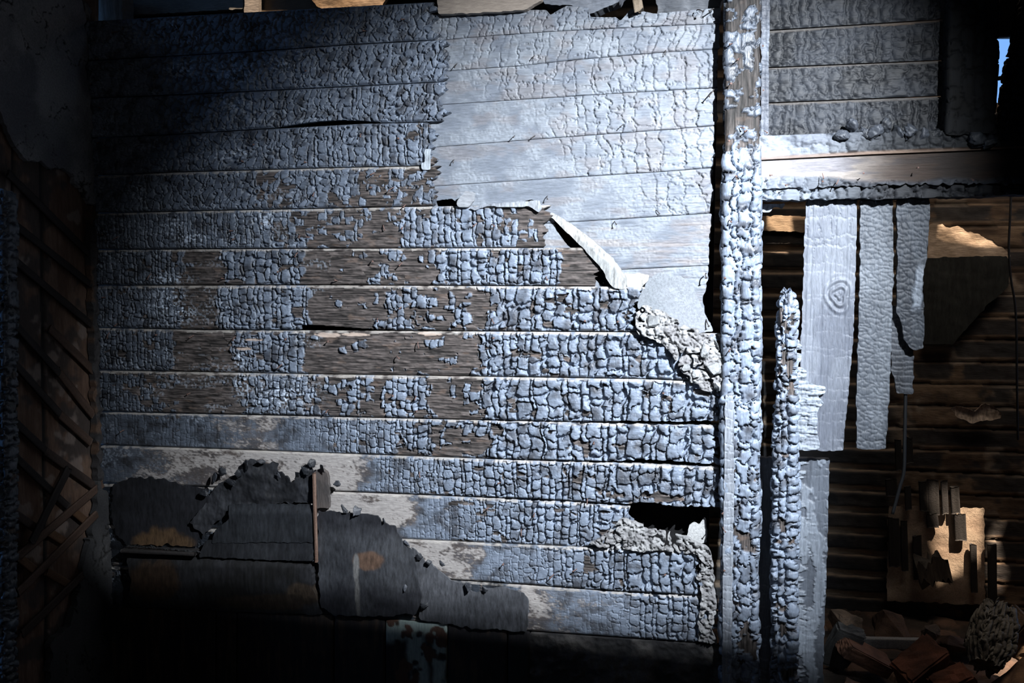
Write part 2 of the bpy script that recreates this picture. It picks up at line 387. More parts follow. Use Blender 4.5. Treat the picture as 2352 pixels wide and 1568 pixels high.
def plank_field(k, xr):
    ctl = np.array(ROWS[k][1], float)
    seed = 100 + 37 * k
    def f(X, Z, PX, PY, vv):
        wob = (fbm(X * 22, Z * 22, seed + 5, 3) - .5) * 60 + (fbm(X * 6, Z * 14, seed + 6, 3) - .5) * 120 * (k > 9)
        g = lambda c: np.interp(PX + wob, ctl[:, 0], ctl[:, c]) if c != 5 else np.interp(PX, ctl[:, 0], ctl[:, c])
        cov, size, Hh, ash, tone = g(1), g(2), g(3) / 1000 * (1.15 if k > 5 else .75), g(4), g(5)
        if k > 5: cov = np.minimum(cov, 1 - .2 * sst(.45, .6, fbm(X * 6, Z * 22, seed + 77, 3)) * (ash < .05))
        Hh = Hh * (1 - .9 * sst(.3, .7, ash)); vs = 1.0 if k > 5 else 1.15
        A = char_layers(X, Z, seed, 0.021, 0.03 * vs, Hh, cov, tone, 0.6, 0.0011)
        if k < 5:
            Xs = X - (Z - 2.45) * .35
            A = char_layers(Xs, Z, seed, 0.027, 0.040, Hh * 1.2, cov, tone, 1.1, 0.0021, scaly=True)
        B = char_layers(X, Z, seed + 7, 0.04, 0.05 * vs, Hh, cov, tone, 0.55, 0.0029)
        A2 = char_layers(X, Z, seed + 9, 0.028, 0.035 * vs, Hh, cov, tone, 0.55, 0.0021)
        n = fbm(X * 9, Z * 12, seed + 80, 2)
        sel = size + (n - .5) * .3
        s1 = sel > .36; s2 = sel > .62
        h = np.where(s2, B[0], np.where(s1, A2[0], A[0]))
        col = np.where(s2[..., None], B[1], np.where(s1[..., None], A2[1], A[1]))
        ro = np.where(s2, B[2], np.where(s1, A2[2], A[2]))
        col = col * .9
        # pale mottled glints on the char, painted into the colour
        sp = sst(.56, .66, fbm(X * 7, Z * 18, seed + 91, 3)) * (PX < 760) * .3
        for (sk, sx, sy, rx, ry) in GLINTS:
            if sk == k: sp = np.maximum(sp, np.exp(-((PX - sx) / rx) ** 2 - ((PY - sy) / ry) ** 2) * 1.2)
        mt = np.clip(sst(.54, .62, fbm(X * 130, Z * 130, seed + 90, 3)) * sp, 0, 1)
        if k == 8:
            for (sx, sy, rx, ry) in ((757,769,34,6),(815,768,40,4),(990,766,30,5),(560,800,20,4),(585,780,26,3)):
                dd = np.hypot((PX - sx) / rx, (PY - sy - (PX - sx) * .02) / ry) + (fbm(X * 50, Z * 90, 5, 2) - .5) * .5
                col = mixc(col, np.array((.50, .40, .34)), sst(1.0, .85, dd)); h = np.where(dd < 1, -.001, h)
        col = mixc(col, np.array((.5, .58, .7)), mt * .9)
        # ash wash
        an = sst(.50, .68, fbm(X * 11, Z * 24, seed + 95, 5) * .6 + .4 * fbm((X + Z * .5) * 90, Z * 160, seed + 96, 3) + (ash - .62) * .55) * np.clip(ash * 2.2, 0, 1)
        brown = mixc(np.array((.045, .042, .046)), np.array((.12, .092, .078)), fbm(X * 12, Z * 60, seed + 97, 3))
        acol = mixc(brown, ASH, an) * .85
        col = mixc(col, acol, np.clip(ash * 1.4, 0, 1) * sst(.1, .3, an + ash * .3))
        ro = mix(ro, .85, np.clip(ash, 0, 1))
        # paler lip on the upper edge, rounded lower edge
        lip = vv < 0.075 + .03 * n
        pale_edge = (vv < .05 + .05 * (fbm(X * 25, Z * 5, seed + 98, 2) - .3)) & (k > 3)
        col = np.where(pale_edge[..., None], mixc(col, np.array((.46, .43, .40)), .7 * sst(.25, .6, fbm(X * 40, Z * 90, seed + 99, 3))), col)
        edge = np.minimum(vv, 1 - vv)
        h = h * sst(0, .06, edge) - 0.004 * (1 - sst(0, .035, edge))
        h = np.where(pale_edge, h * .5, h)
        # ragged right end
        end = xr + (fbm(X * 0 + 3, Z * 60, seed + 101, 3) - .5) * 46 + (vv - .5) * (fbm(Z * 9, Z * 9, seed, 2) - .5) * 60
        mk = PX < end
        if k == 2:
            gap = (PX > 640) & (PX < 872) & (vv > 1 - .075 * np.sin(np.clip((PX - 640) / 232, 0, 1) * math.pi) * (1 + .5 * n))
            mk &= ~gap
        if k == 7: mk &= ~((PX > 690) & (PX < 900) & (vv > 1 - .10 * sst(900, 700, PX)))
        
        if k in (9, 10, 11): mk &= ~((PX > 1300) & (vv > 1.01 - .13 * n * sst(1300, 1520, PX + 200 * (n - .5))))
        if k == 4: mk &= ~((PX > 1000) & (vv > .8))
        return h, rgba(col, ro), mk
    return f
for k, (xr, ctl) in enumerate(ROWS):
    top = [(x, y + 1.2) for x, y in SEAMS[k]]; bot = [(x, y - 1.2) for x, y in SEAMS[k + 1]]
    xe = xr + 30; x0 = 192 + 3.6 * k
    def clip(pts):
        a = [(x0, float(lerp_pts(pts, x0)))] + [p for p in pts if x0 < p[0] < xe] + [(xe, float(lerp_pts(pts, xe)))]
        return a
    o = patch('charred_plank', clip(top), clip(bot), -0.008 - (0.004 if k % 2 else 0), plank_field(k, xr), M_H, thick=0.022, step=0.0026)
    tag(o, PLABEL[k], 'plank', 'charred horizontal wall planks')

# ------------------------------------------------------------------ smooth, paler boards beyond the first layer
T = [
 [(985,33),(1100,27),(1190,21),(1257,22),(1262,34),(1300,12),(1352,16),(1352,38),(1415,38),(1425,48),(1450,18),(1500,30),(1655,16)],
 [(985,95),(1036,90),(1150,80),(1300,70),(1550,58),(1655,54)],
 [(985,166),(1019,163),(1193,151),(1329,136),(1533,119),(1655,112)],
 [(985,242),(1125,233),(1400,215),(1655,200)],
 [(985,339),(1261,317),(1550,296),(1655,287)],
 [(985,428),(1261,410),(1550,392),(1655,383)],
 [(985,530),(1300,510),(1400,504),(1655,488)],
 [(985,640),(1300,625),(1655,608)],
 [(985,790),(1655,780)],
]
SLAB = ['topmost pale wall board right of centre, its upper edge burnt away into humps',
 'pale wall board second from the top, with a long nail near its left end',
 'pale wall board in the middle of the fine wavy cracks, third from the top',
 'pale wall board with two hooked nails on its lower edge',
 'pale wall board, sanded-looking at left, with a short nail lying flat on it',
 'pale wall board above the torn flap, crossed by fine straight lines',
 'smooth blue-grey wall board torn open by the black slit under the flap',
 'lowest smooth pale wall board, behind the leaning grey sheet']
CURL = [(1264,494),(1284,506),(1310,522),(1345,556),(1388,600),(1430,640),(1440,668),(1408,668),(1366,640),(1342,608),(1322,590),(1306,566),(1288,545),(1276,518)]
HOLE1 = [(1000,462),(1030,458),(1062,466),(1040,480),(1010,478)]
HOLE2 = [(1205,462),(1228,460),(1222,478),(1206,474)]
RIGHT = [(0,1659),(100,1653),(250,1648),(380,1640),(500,1634),(640,1627),(700,1612),(760,1640),(800,1650)]
def smooth_field(k):
    seed = 900 + 29 * k
    def f(X, Z, PX, PY, vv):
        x = PX + (fbm(X * 6, Z * 6, seed, 3) - .5) * 160
        cs = {0: 900, 1: 1040, 2: 1100, 3: 1215, 4: 1300, 5: 1480, 6: 5000, 7: 5000}[k]
        amt = sst(cs - 60, cs + 90, x)
        Hh = 0.0022 + 0.0026 * sst(1150, 1450, PX)
        e, r1, r2, fu, fv = bricks(X - Z * (.25 if k < 2 else -.12), Z, seed, .036 + .004 * k, .048, .75)
        cr = sst(.0022, .0006, e) * (sst(.25, .5, fbm(X * 25, Z * 25, seed + 3, 2)) if k else 1)
        tilt = ((fu - .5) * -1.0 + (r2 - .5) * .6) * Hh
        h = amt * (np.minimum(e / .005, 1) * Hh * .45 + tilt * .8 - cr * .007)
        n1 = fbm(X * 14, Z * 18, seed + 5, 4); gr = fbm(X * 10, Z * 260, seed + 6, 3); sand = fbm(X * 150, Z * 150, seed + 7, 3)
        sm = 1 - amt
        h = h + sm * ((sand - .5) * .0042 * sst(.38, .6, n1) + (gr - .5) * .0008) + amt * (gr - .5) * .0014
        if k >= 5: h = h - .0022 * sst(.62, .72, fbm(X * 4, Z * 300, seed + 8, 2)) * (PX > 1400)
        col = mixc(np.array((.17, .195, .24)), np.array((.25, .28, .325)), sst(.3, .7, n1))
        col = mixc(col, np.array((.22, .19, .185)), .35 * sst(.52, .68, fbm(X * 9, Z * 22, seed + 11, 4)))
        col = mixc(col, np.array((.19, .195, .21)), amt * .4 * sst(.64, .70, fbm(X * 16, Z * 30, seed + 10, 3)))
        if k > 5: col = mixc(col, np.array((.30, .26, .24)), .5 * sst(.55, .75, fbm(X * 5, Z * 40, seed + 12, 3)))
        col = col * .86
        edge = np.minimum(vv, 1 - vv)
        gapw = sst(1000, 1400, PX) * .7 + .3
        h = h - .004 * gapw * (1 - sst(0, .022, edge))
        end = lerp_pts(RIGHT, PY) + (fbm(Z * 30, Z * 0, seed + 12, 3) - .5) * 16
        mk = PX < end
        if k == 7: mk &= PY < 700 + 60 * sst(1500, 1640, PX)
        return h, rgba(col, .62 - .1 * amt), mk
    return f
for k in range(8):
    c = lambda pts, dy: [(x, y + dy) for x, y in pts]
    o = patch('smooth_board', c(T[k], .6), c(T[k + 1], -.6), 0.022 - .0015 * (k % 2), smooth_field(k), M_H, thick=0.016, step=0.0032,
              hole=[CURL, HOLE1, HOLE2], rag=8, seed=k)
    tag(o, SLAB[k], 'board', 'smooth pale wall boards')

# ------------------------------------------------------------------ sheets, flaps and flakes on the wall
def sheet_field(base, alt, seed, bump=.004, nsc=6, rough=.6, curl=None, spots=None, streak=0.0):
    base = np.array(base); alt = np.array(alt)
    def f(X, Z, PX, PY, vv):
        n = fbm(X * nsc, Z * nsc * 1.4, seed, 5); st = fbm(X * 70, Z * 9, seed + 3, 4)
        col = mixc(base, alt, sst(.3, .7, n * (1 - streak) + st * streak))
        for (cx, cy, rx, ry, c) in (spots or []):
            d = np.hypot((PX - cx) / rx, (PY - cy) / ry) + (fbm(X * 25, Z * 25, seed + 9, 3) - .5) * .5
            col = mixc(col, np.array(c), sst(1.1, .75, d))
        h = (fbm(X * 5, Z * 8, seed + 1, 3) - .5) * bump * 2.2 + (fbm(X * 40, Z * 40, seed + 2, 3) - .5) * bump * .25
        if curl is not None: h = h + curl(PX, PY)
        return h, rgba(col, rough), None
    return f
def thing_sheet(name, poly, y, base, alt, label, cat='sheet', seed=0, mat=None, rag=7, thick=.005, group=None, **kw):
    o = ppoly(name, poly, y, sheet_field(base, alt, seed, **kw), mat or M_S, thick=thick, seed=seed, rag=rag)
    return tag(o, label, cat, group)
thing_sheet('torn_flap', [(1262,486),(1275,490),(1310,510),(1358,546),(1410,592),(1438,632),(1441,660),(1432,666),(1408,660),(1394,642),(1388,624),(1358,590),(1322,554),(1290,524),(1264,498)],
    .0, (.33,.325,.315), (.26,.27,.275), 'curled grey strip torn loose along the black slit in the smooth boards', 'flap', 11, rag=3, thick=.002,
    curl=lambda x, y: .03 * sst(1262, 1420, x) * (.4 + .6 * sst(0, 30, (y - 486) - (x - 1262) * .8 + 20)))
thing_sheet('paper_scrap', [(1434,626),(1470,626),(1494,630),(1488,648),(1466,668),(1446,670),(1438,664)], .004, (.38,.375,.36), (.31,.31,.305),
    'small pale scrap between the torn flap and the leaning grey sheet', 'scrap', 12, rag=5, thick=.003)
thing_sheet('roofing_sheet', [(1494,634),(1512,624),(1540,632),(1566,634),(1590,652),(1604,684),(1618,716),(1640,760),(1600,770),(1540,752),(1500,735),(1462,708),(1470,676),(1482,652)],
    -.012, (.17,.19,.215), (.23,.25,.285), 'torn blue-grey gritty sheet hanging between the smooth boards and the crumbs', 'sheet', 13, mat=M_R, rag=7, thick=.004)
thing_sheet('pale_batten', [(974,340),(990,340),(989,392),(966,390),(966,372),(975,372)], -.02, (.3,.34,.38), (.36,.4,.45),
    'short pale upright strip at the ragged ends of the charred planks', 'strip', 14, rag=3)
thing_sheet('bent_tin_strip', [(1072,478),(1110,468),(1240,458),(1246,480),(1236,490),(1214,474),(1200,478),(1120,474),(1090,484)], -.03, (.28,.3,.33), (.2,.22,.26),
    'narrow pale strip bent over the plank end left of the torn flap', 'strip', 15, rag=4)
thing_sheet('curled_flake', [(1046,470),(1058,452),(1072,436),(1092,440),(1090,464),(1078,478),(1056,478)], -.03, (.24,.25,.28), (.3,.32,.35),
    'curled ashy flake of wood standing beside a small black hole', 'flake', 16, rag=8, bump=.02, mat=M_H)
# lower left
thing_sheet('burnt_cladding', [(258,1112),(300,1096),(345,1094),(400,1106),(440,1118),(478,1122),(484,1160),(470,1190),(455,1225),(452,1256),(380,1252),(290,1250),(262,1225),(255,1160)],
    -.028, (.010,.011,.014), (.018,.019,.024), 'black burnt panel at lower left with a bare brown patch on its lower edge', 'cladding', 21, spots=[(375,1256,72,46,(.09,.055,.03))], rag=12)
thing_sheet('crumpled_sheet', [(440,1200),(462,1166),(492,1120),(520,1098),(555,1078),(560,1060),(578,1052),(600,1064),(626,1056),(648,1084),(672,1108),(690,1086),(706,1066),(722,1082),(724,1156),(640,1158),(540,1160),(500,1196),(470,1236)],
    -.036, (.013,.014,.017), (.027,.029,.035), 'crumpled charcoal sheet with a torn peaked upper edge against the ashy plank', 'sheet', 22, bump=.03, nsc=12, rag=16)
thing_sheet('sooty_sheet', [(524,1156),(722,1158),(722,1246),(600,1244),(486,1246),(500,1212),(530,1190)], -.042, (.011,.0125,.016), (.022,.025,.03),
    'upper of the sooty wall sheets left of the thin upright lath', 'sheet', 23, streak=.5, group='overlapping sooty sheets', curl=lambda x, y: .012 * sst(1158, 1180, y))
thing_sheet('sooty_sheet', [(470,1240),(600,1242),(722,1246),(722,1288),(600,1284),(458,1278)], -.05, (.010,.011,.014), (.02,.022,.026),
    'narrow middle strip of the sooty wall sheets, its lower edge catching light', 'sheet', 24, streak=.5, group='overlapping sooty sheets', curl=lambda x, y: .012 * sst(1240, 1290, y))
thing_sheet('scorched_sheet', [(292,1266),(458,1276),(600,1284),(722,1292),(726,1345),(742,1412),(520,1404),(290,1394),(312,1330)], -.03, (.008,.008,.008), (.022,.023,.027),
    'large scorched brown-black sheet below the sooty strips, bulging at its top', 'sheet', 25, streak=.3, spots=[(360,1330,60,50,(.032,.02,.013)),(700,1360,40,30,(.045,.033,.024)),(620,1380,120,22,(.022,.016,.012))],
    curl=lambda x, y: .03 * sst(1262, 1300, y) * sst(1420, 1330, y))
thing_sheet('upright_offcut', [(724,1078),(738,1074),(753,1086),(757,1168),(726,1168)], -.04, (.06,.055,.055), (.10,.085,.08),
    'short upright offcut of charred board right of the thin lath top', 'offcut', 26, rag=4, mat=M_V, thick=.02)
thing_sheet('blistered_sheet', [(728,1172),(800,1176),(868,1182),(876,1196),(905,1206),(925,1240),(944,1258),(960,1310),(968,1370),(958,1412),(880,1416),(765,1412),(738,1395),(728,1300)],
    -.045, (.017,.018,.023), (.038,.041,.048), 'blistered grey sheet with a small brown rectangle bared in its middle', 'sheet', 27, bump=.006, rag=10,
    spots=[(848,1284,36,24,(.10,.062,.044)),(822,1300,8,34,(.14,.14,.14)),(824,1370,6,50,(.09,.09,.09))],
    curl=lambda x, y: .018 * np.exp(-((x - 845) / 75) ** 4 - ((y - 1310) / 80) ** 4))
thing_sheet('grey_sheet', [(940,1252),(968,1276),(990,1296),(1010,1306),(1035,1330),(1066,1342),(1090,1360),(1120,1352),(1160,1348),(1200,1358),(1214,1374),(1214,1452),(1100,1443),(962,1427),(968,1370)],
    -.035, (.045,.048,.056), (.08,.084,.096), 'smooth grey sheet with a torn upper edge, right of the blistered one', 'sheet', 28, bump=.006, rag=12)

def lath_field(c1, c2, seed, rough=.7, amp=.0015):
    c1 = np.array(c1); c2 = np.array(c2)
    def f(U, Ln, Vv):
        n = fbm(U * 60, Ln * 8, seed, 4); g = fbm(U * 300, Ln * 10, seed + 1, 3)
        return (n - .5) * amp * 2 + (g - .5) * amp, rgba(mixc(c1, c2, sst(.3, .7, n * .7 + g * .3)), rough)
    return f
def bar(name, p0, p1, y, w, d, c1, c2, mat=None, side=False, seed=0, rag=.02, **kw):
    pl = (lambda a, b: on_x(a, b, y)) if side else (lambda a, b: on_y(a, b, y))
    return timber(name, pl(*p0), pl(*p1), w, d, lath_field(c1, c2, seed), mat or M_R, front=(1, 0, 0) if side else (0, -1, 0), step=.006, rag=rag, seed=seed, **kw)
tag(bar('thin_lath', (721,1086), (727,1290), -.055, .012, .014, (.12,.07,.05), (.2,.13,.1), seed=41, rag=.005), 'thin upright lath with a raw reddish edge beside the sooty sheets', 'lath')
tag(bar('shelf_strip', (288,1260), (456,1268), -.04, .016, .07, (.02,.019,.019), (.035,.03,.03), seed=42), 'black ledge strip under the burnt panel, carrying char splinters', 'ledge')

# wainscot of upright boards along the foot of the wall
WT = [(240,1392),(330,1398),(745,1412),(930,1427),(1215,1453)]
WB = [(240,1640),(1215,1680)]
wx = [(250,493,'wide black wainscot board next to the left corner',None),(497,541,'narrow black wainscot board, second from the left corner',None),(545,764,'black wainscot board with faint rusty streaks',None),
      (768,883,'dark wainscot board just left of the paint-streaked one',None),(886,1026,'wainscot board with pale peeling paint runs',1),(1029,1163,'black wainscot board just right of the paint-streaked one',None),(1167,1216,'narrow black wainscot board at the right end of the row',None)]
def wains_field(seed, paint, L, R):
    def f(X, Z, PX, PY, vv):
        st = fbm(X * 60, Z * 6, seed, 4); n = fbm(X * 10, Z * 10, seed + 1, 4)
        col = mixc(np.array((.022, .021, .024)), np.array((.07, .05, .038)), sst(.45, .75, st * .6 + n * .4))
        if paint:
            a = np.maximum(sst(30, 14, np.abs(PX - 952 - (PY - 1430) * .12 + 30 * (n - .5))), sst(20, 10, np.abs(PX - 1012 + 20 * (n - .5)))) 
            a = np.maximum(a, sst(1478, 1455, PY + 40 * (n - .5)))
            col = mixc(col, np.array((.42, .52, .50)) * .8, a * sst(.25, .4, fbm(X * 25, Z * 25, seed + 4, 3)))
            sp = sst(.62, .66, fbm(X * 18, Z * 14, seed + 6, 3)); col = mixc(col, np.array((.10, .055, .04)), sp)
        return (st - .5) * .003 - .004 * (np.minimum(PX - L, R - PX) < 1.2), rgba(col, .55), None
    return f
for i, (a, b, lab, pt) in enumerate(wx):
    t = [(x, float(lerp_pts(WT, x))) for x in (a, (a + b) / 2, b)]; bt = [(x, float(lerp_pts(WB, x))) for x in (a, b)]
    o = patch('wainscot_board', t, bt, -.02, wains_field(500 + i, pt, a, b), M_V, thick=.02, step=.005)
    tag(o, lab, 'board', 'upright wainscot boards')
# rough plastered foot of the wall, right of the wainscot
def foot_field(X, Z, PX, PY, vv):
    n = fbm(X * 12, Z * 18, 61, 5); m = fbm(X * 60, Z * 60, 62, 3)
    col = mixc(np.array((.03, .03, .033)), np.array((.16, .15, .145)), sst(.42, .75, n) * .8)
    return (n - .5) * .03 + (m - .5) * .01, rgba(col, .85), None
tag(patch('skirting_board', [(1216,1453),(1400,1466),(1660,1484)], [(1216,1700),(1660,1720)], -.012, foot_field, M_R, thick=.03, step=.005), 'sooty crumbling board along the foot of the wall beside the post', 'board')

# crumbled plaster and ash that nobody could count
def crumb_field(seed, amp, sc, tone=1.0):
    def f(X, Z, PX, PY, vv):
        d1, e1, r1 = voro(X * sc + fbm(X * 30, Z * 30, seed, 2) * 1.5, Z * sc + fbm(X * 30, Z * 30, seed + 1, 2) * 1.5, seed)
        q = fbm(X * 60, Z * 60, seed + 5, 3); d2, e2, r2 = voro(X * sc * 3.4 + q * 2, Z * sc * 3.4 - q * 2, seed + 9)
        h = (np.sqrt(np.clip(1 - d1, 0, 1)) * (.25 + .75 * r1) * amp + np.clip(.8 - d2, 0, 1) * amp * .5 * r2 + (fbm(X * 70, Z * 70, seed + 3, 4) - .5) * .022 - .01 * sst(.07, .0, np.abs(q - .5)))
        n = fbm(X * 25, Z * 25, seed + 4, 4)
        col = mixc(np.array((.20, .20, .21)), np.array((.31, .315, .325)), sst(.3, .7, n)) * tone
        mk = ~((e1 < .10) & (r1 < .5) & (fbm(X * 15, Z * 15, seed + 7, 2) > .45))
        return h, rgba(col, .85), mk
    return f
K1 = [(1452,745),(1458,715),(1482,700),(1520,712),(1560,738),(1600,756),(1640,775),(1656,800),(1664,830),(1666,880),(1650,905),(1610,890),(1580,872),(1560,850),(1545,815),(1520,790),(1470,770)]
tag(ppoly('crumbled_plaster', K1, -.028, crumb_field(71, .035, 22), M_R, thick=.012, rag=14, seed=3), 'heap of pale crumbled plaster against the post, under the torn grey sheet', 'rubble', kind='stuff')
K2 = [(1350,1245),(1400,1216),(1428,1186),(1450,1196),(1490,1208),(1545,1222),(1590,1236),(1625,1250),(1640,1290),(1640,1340),(1652,1390),(1640,1440),(1648,1480),(1600,1470),(1606,1400),(1612,1360),(1600,1320),(1604,1275),(1560,1266),(1400,1262)]
tag(ppoly('ash_and_crumbs', K2, -.024, crumb_field(81, .02, 30, .95), M_R, thick=.012, rag=14, seed=4), 'pale ash and crumbs spilling below the black hole and down beside the post', 'rubble', kind='stuff')
K3 = [(742,1068),(770,1110),(760,1130),(800,1156),(870,1180),(905,1205),(940,1252),(990,1296),(1040,1332),(1100,1352),(1160,1340),(1100,1320),(1030,1300),(980,1262),(940,1225),(900,1190),(850,1160),(790,1140)]
def gap_plaster():
    thing_sheet('plaster_shard', [(1576,1238),(1582,1206),(1594,1196),(1604,1204),(1612,1192),(1620,1184),(1624,1200),(1624,1246),(1600,1252)], .05, (.45,.46,.47), (.36,.37,.38),
        'pointed pale plaster shard standing in the black hole beside the post', 'shard', 31, mat=M_R, rag=3, thick=.01)
gap_plaster()

# ------------------------------------------------------------------ charred timbers
def post_field(seed, w, d, cw, ch, Hh0, cov=.93, tone=1.1, gw=.002, spot=None):
    def f(U, Ln, Vv):
        Hh = Hh0 * (.7 + .6 * fbm(U * 8, Ln * 6, seed + 8, 2))
        c = cov(Vv, U) if callable(cov) else np.full(U.shape, cov)
        h, col, ro, keep, e = char_layers(U, Ln, seed, cw, ch, Hh, c, tone, .75, gw, grain='z')
        h = h + (fbm(U * 12, Ln * 8, seed + 3, 3) - .5) * .012
        h = h * (1 - .8 * sst(.985, 1, Vv))
        if seed in (451, 461): col = np.minimum(col * .3, .012); return h, rgba(col, .8)  # charred posts set near black in place of light falling off rightwards
        if seed == 211: h = h * (1 - .5 * sst(.72, .8, Vv)); col = col * (1 - .6 * sst(.76, .82, Vv))[..., None]
        return h, rgba(col, np.where(keep, .36, .7))
    return f
def up_timber(name, top, bot, y, w, d, seed, cw, ch, Hh, label, cat='post', rag=.03, cov=.95, tone=1.1, taper=None, group=None, parent=None, gw=.002, step=.0034):
    A = on_y(*bot, y); B = on_y(*top, y)
    o = timber(name, A, B, w, d, post_field(seed, w, d, cw, ch, Hh, cov, tone, gw), M_V, rag=rag, seed=seed, taper=taper, parent=parent, step=step)
    if label: tag(o, label, cat, group)
    return o
# the big post: at (1665..1745) - axis a little behind the plank faces
up_timber('charred_post', (1706,-60), (1697,1640), 0.0, .122, .13, 211, .042, .052, .015, 'tall charred post between the planked wall and the open room', 'post', cov=lambda v, u: .72 + .26 * sst(.25, .42, v) - .55 * sst(.74, .8, v), tone=1.2)
# the two thin battens on the post are added with the boards below
# stud, burnt to a stub
up_timber('burnt_stud', (1807,668), (1800,1640), -.03, .064, .075, 231, .03, .036, .018, 'free-standing burnt stud with a knobbly broken top', 'stud', rag=.05, cov=lambda v, u: .98 - .3 * (fbm(v * 9, u * 0, 5, 2) > .55), tone=1.3,
          taper=[(0,1.1),(.6,1),(.76,.85),(.88,.6),(.95,.72),(1,.3)], gw=.0022)

def vert_field(seed, col1, col2, cw, ch, Hh, amtf=None, knot=None, edgeH=.006, rough=.5, flake=None, scaly=False):
    col1 = np.array(col1); col2 = np.array(col2)
    def f(X, Z, PX, PY, vv):
        if scaly:
            q = fbm(X * 40, Z * 40, seed + 20, 3) - .5; d0, e, r1 = voro(X / ch + q * 1.3, Z / cw + q * .8 + X * 9, seed, 1.0); e = e * .016; r2 = (r1 * 5.3) % 1; fu = .5 + (r2 - .5) * d0; fv = fu
        else: e, r1, r2, fu, fv = bricks(Z, X, seed, ch, cw, .6)
        amt = np.ones_like(X) if amtf is None else amtf(PX, PY)
        cr = sst(.0013, .0004, e)
        gr = fbm(X * 300, Z * 10, seed + 2, 3)
        n = fbm(X * 16, Z * 6, seed + 4, 4)
        h = amt * (np.minimum(e / .012, 1) ** .5 * Hh + (fu - .5) * Hh * (.5 + r1) - cr * .003) + (gr - .5) * .0012
        h = h - .003 * sst(.66, .70, fbm(X * 110, Z * 1.6, seed + 6, 2)) * (1 - .5 * amt)
        col = mixc(col1, col2, sst(.3, .7, n))
        if knot:
            kx, ky, kr = knot; d = np.hypot((PX - kx) / kr, (PY - ky) / (kr * 1.25)); a = np.arctan2(PY - ky, PX - kx)
            dd = d + .08 * np.sin(a * 3 + 1)
            h = h + sst(1.3, .6, d) * (.004 * np.sin(dd * 16) + .004)
            col = mixc(col, col * .85, sst(1.1, .5, d))
        if flake:
            fl = flake(PX, PY, X, Z); h = h + fl * .007; col = mixc(col, np.array((.27, .31, .37)), fl * .9)
        return h, rgba(col, rough), None
    return f
def vboard(name, poly, y, fld, label, group=None, thick=.024, rag=4, seed=0, cat='board', parent=None):
    o = ppoly(name, poly, y, fld, M_V, thick=thick, step=.0031, rag=rag, seed=seed, parent=parent)
    if parent: o['label'] = label; return o
    return tag(o, label, cat, group)
tag(ppoly('upright_batten', [(1664,905),(1686,900),(1688,1100),(1684,1300),(1680,1640),(1656,1640),(1660,1300),(1663,1050)], -.082, vert_field(222, (.20,.22,.26), (.27,.30,.35), .05, .03, .0012), M_V, thick=.014, step=.0031, rag=4, seed=8),
    'narrow pale flat batten on the left face of the tall post, lower half', 'batten')
tag(ppoly('corner_batten', [(1748,-40),(1770,-40),(1768,100),(1766,312),(1746,312)], .012, vert_field(223, (.09,.10,.125), (.17,.195,.24), .04, .02, .003), M_V, thick=.03, step=.0031, rag=5, seed=9),
    'slim charred batten against the right side of the tall post, above the beam', 'batten')
WIDE = vboard('hanging_board', [(1852,448),(1970,448),(1968,560),(1962,760),(1950,900),(1944,960),(1937,1036),(1900,1036),(1820,1034),(1826,960),(1836,860),(1842,700),(1846,560)], .03,
   vert_field(301, (.115,.13,.165), (.17,.19,.23), .035, .05, .0022, amtf=lambda x, y: .25 + .75 * sst(620, 520, y) + .6 * sst(1925, 1945, x + (y - 900) * .1) , knot=(1926, 678, 34)),
   'widest hanging board, with a knot on its right side', 'boards hanging from the beam')
vboard('hanging_board', [(1975,448),(2052,448),(2054,600),(2048,800),(2042,960),(2034,1030),(2010,1034),(1966,1030),(1966,900),(1972,700),(1974,560)], .034,
   vert_field(311, (.085,.098,.12), (.14,.16,.19), .018, .026, .0028, scaly=True), 'long narrow hanging board in the middle of the three', 'boards hanging from the beam', rag=6)
vboard('hanging_board', [(2060,448),(2136,448),(2134,540),(2128,600),(2120,640),(2124,700),(2126,730),(2122,800),(2100,806),(2088,802),(2076,780),(2070,740),(2058,720),(2056,680),(2062,600),(2058,500)], .03,
   vert_field(321, (.045,.052,.065), (.085,.098,.12), .02, .024, .003, scaly=True, flake=lambda x, y, X, Z: sst(14, 6, np.abs(x - 2112 + (y - 640) * .12) + 14 * (fbm(X * 40, Z * 40, 7, 3) - .5)) * sst(600, 625, y) * sst(720, 700, y)),
   'shortest hanging board, dark and burnt to a ragged point', 'boards hanging from the beam', rag=9, seed=5)
vboard('charred_board', [(2046,700),(2080,700),(2096,760),(2100,840),(2098,905),(2060,905),(2046,850)], .07, vert_field(331, (.05,.055,.065), (.09,.1,.12), .03, .02, .003),
   'dark stub of board hanging behind the short pointed one', thick=.02, rag=10, seed=6)
def peel(x, y, X, Z):
    n = fbm(X * 20, Z * 90, 351, 4)
    lim = 1846 + 14 * np.sin(y / 37) + 80 * (n - .5)
    k2 = sst(.56, .60, fbm(X * 14, Z * 9, 352, 4)) * (x > 1840)
    return np.maximum(np.maximum(sst(3, -3, x - lim) * (x > 1790), k2 * .7), .8 * sst(6, 2, np.abs(x - (1872 + 14 * np.sin(y / 50.)) - 22 * (n - .5)) - 9) * sst(1190, 1215, y))
vboard('standing_board', [(1736,1050),(1820,1050),(1906,1052),(1904,1150),(1900,1300),(1896,1400),(1890,1640),(1734,1640)], .09,
   vert_field(341, (.085,.097,.12), (.13,.15,.185), .045, .04, .0018, amtf=lambda x, y: .3 + .7 * sst(1770, 1750, x) + .7 * sst(1890, 1897, x), flake=peel, rough=.42),
   'wide lower board standing behind the burnt stud, char flaking off its left part', thick=.03)
def flk(x, y, X, Z): return sst(.4, .6, fbm(X * 25, Z * 90, 361, 3))
